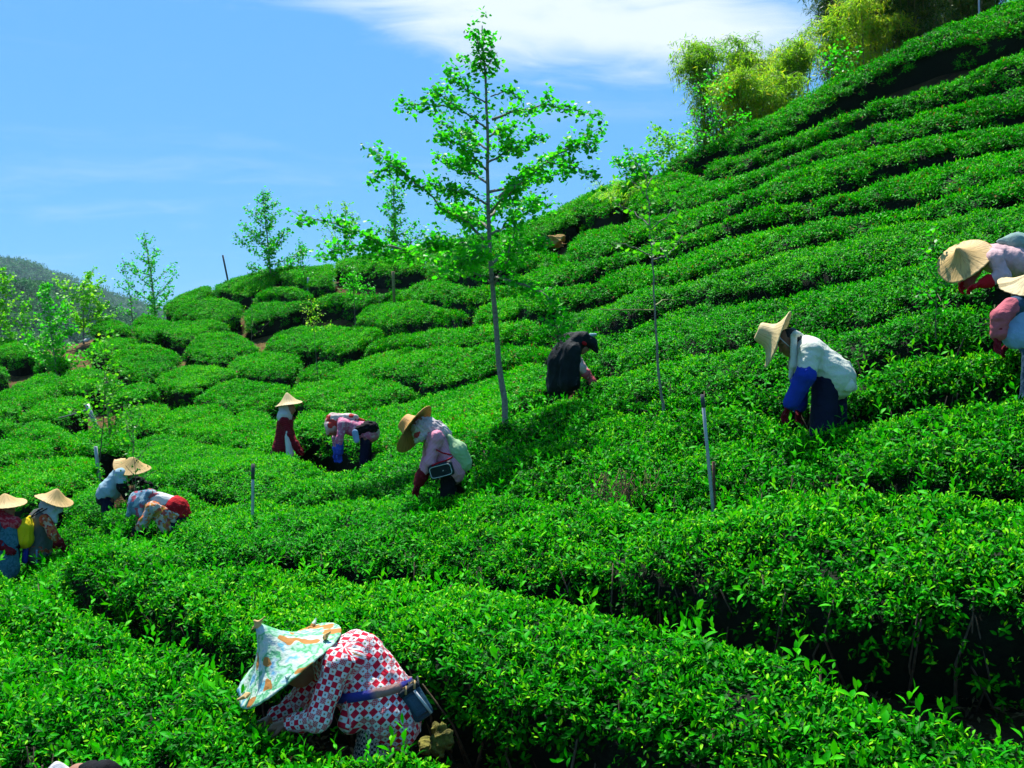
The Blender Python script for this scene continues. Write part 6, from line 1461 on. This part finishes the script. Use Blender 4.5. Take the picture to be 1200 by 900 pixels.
# ------------------------------------------------------------------ wooded hills far to the left
M['forest'] = leaf_material('forest_leaf', [(0.0, (0.003, 0.050, 0.018)), (0.4, (0.007, 0.10, 0.028)), (0.7, (0.02, 0.16, 0.03)), (1.0, (0.06, 0.21, 0.03))], 0.15, (1, 1.1, 0.6), 0.7, 0.1, noise_w=0.1)
M['hill'] = simple('wooded_hill', (0.008, 0.04, 0.012), 1.0, 0.5, 0.05, 0)
M['hillfar'] = simple('far_hill', (0.010, 0.04, 0.018), 1.0, 0.3, 0.02, 0)
def hill(name, prof, d, width, mat, label, seed, bump):
    xs = np.array([p[0] for p in prof]); zs = np.array([P(p[0], p[1], d)[2] for p in prof]); wx = np.array([P(p[0], 430, d)[0] for p in prof])
    X, Y = np.meshgrid(np.linspace(wx[0], wx[-1], 150), np.linspace(d - width, d + width, 60), indexing='ij')
    u = (Y - d) / width; Z = np.interp(X, wx, zs); base = -24.0
    Zs = base - 6 + (Z - base + 6) * np.cos(np.clip(u, -1, 1) * math.pi / 2) ** 0.9 + noise2(X, Y, seed, 9.0 / width) * bump * 0.7 * (1 - u * u) + noise2(X, Y, seed + 1, 40.0 / width) * bump * 0.3
    n, m = X.shape; I = np.arange(n * m).reshape(n, m)
    q = np.stack([I[:-1, :-1], I[1:, :-1], I[1:, 1:], I[:-1, 1:]], -1).reshape(-1, 4)
    o = link(name, mesh_np(name, np.stack([X, Y, Zs], -1).reshape(-1, 3), q), None, M[mat]); tag(o, label, kind='structure'); return X, Y, Zs
hx_, hy_, hz_ = hill('hill', [(-900, 330), (-500, 315), (-200, 316), (0, 338), (30, 334), (60, 337), (75, 346), (107, 358), (128, 369), (149, 380), (200, 415), (300, 440), (420, 460)], 640, 200, 'hill', 'steep wooded hill behind the left end of the tea slope', 3, 3.0)
FAR_H = hill('far_hill', [(-900, 300), (-300, 285), (0, 306), (21, 307), (40, 312), (53, 319), (75, 332), (110, 342), (149, 353), (176, 361), (230, 380), (400, 400), (700, 415)], 1700, 400, 'hillfar', 'bare blue grey ridge far behind the wooded hill', 5, 4.0)
CL = []
for i in range(3):
    me = shoot_mesh(f'tree_top_{i}', 300 + i, 110, 0.42, 0.36, 0.20, 2, 0.45); me.materials.clear(); me.materials.append(M['forest']); CL.append(me)
NG['wood'] = instancer_group('wood_leaves', CL)
def wood(name, H_, sel, n_, size, jit, seed, label):
    fr = np.random.default_rng(seed); fx, fy, fz = [q.ravel() for q in H_]
    gi_ = fr.choice(np.nonzero(sel(fx, fy))[0], n_)
    pts = np.stack([fx[gi_] + fr.normal(0, jit, n_), fy[gi_] + fr.normal(0, jit * 1.3, n_), fz[gi_] + fr.uniform(-0.40, 0.0, n_) * size], 1)
    me = mesh_np(name, pts, attrs={'rot': ('FLOAT_VECTOR', np.stack([fr.normal(0, .2, n_), fr.normal(0, .2, n_), fr.uniform(0, 6.28, n_)], 1)), 'idx': ('INT', fr.integers(0, 3, n_)), 'scl': ('FLOAT', fr.uniform(0.65, 1.35, n_) * size)})
    fo = link(name, me, smooth=False); fo.modifiers.new('leaves', 'NODES').node_group = NG['wood']; tag(fo, label, kind='stuff')
wood('forest', (hx_, hy_, hz_), lambda x, y: (y < 680) & (x > -370) & (x < -140), 4200, 11.0, 3.0, 31, 'trees that cover the wooded hill far behind')
wood('far_forest', FAR_H, lambda x, y: (y < 1780) & (x > -1000) & (x < -380), 4200, 20.0, 8.0, 32, 'trees on the blue grey ridge behind the wooded hill')

# ------------------------------------------------------------------ the air: thin haze over the valley
hz = bpy.data.materials.new('haze_air'); hz.use_nodes = True; nt = hz.node_tree
for n_ in list(nt.nodes): nt.nodes.remove(n_)
ho = nt.nodes.new('ShaderNodeOutputMaterial'); pv = nt.nodes.new('ShaderNodeVolumePrincipled')
pv.inputs['Color'].default_value = (0.55, 0.78, 0.98, 1); pv.inputs['Density'].default_value = 0.00008; pv.inputs['Anisotropy'].default_value = 0.1
nt.links.new(pv.outputs[0], ho.inputs['Volume'])
bm = bmesh.new(); bmesh.ops.create_cube(bm, size=1.0)
for v in bm.verts: v.co = Vector((v.co.x * 19000, v.co.y * 19000 + 3000, -31 if v.co.z < 0 else 210))
me = bpy.data.meshes.new('haze'); bm.to_mesh(me); bm.free()
tag(link('haze', me, None, hz, smooth=False), 'thin blue haze in the air of the valley', kind='stuff')
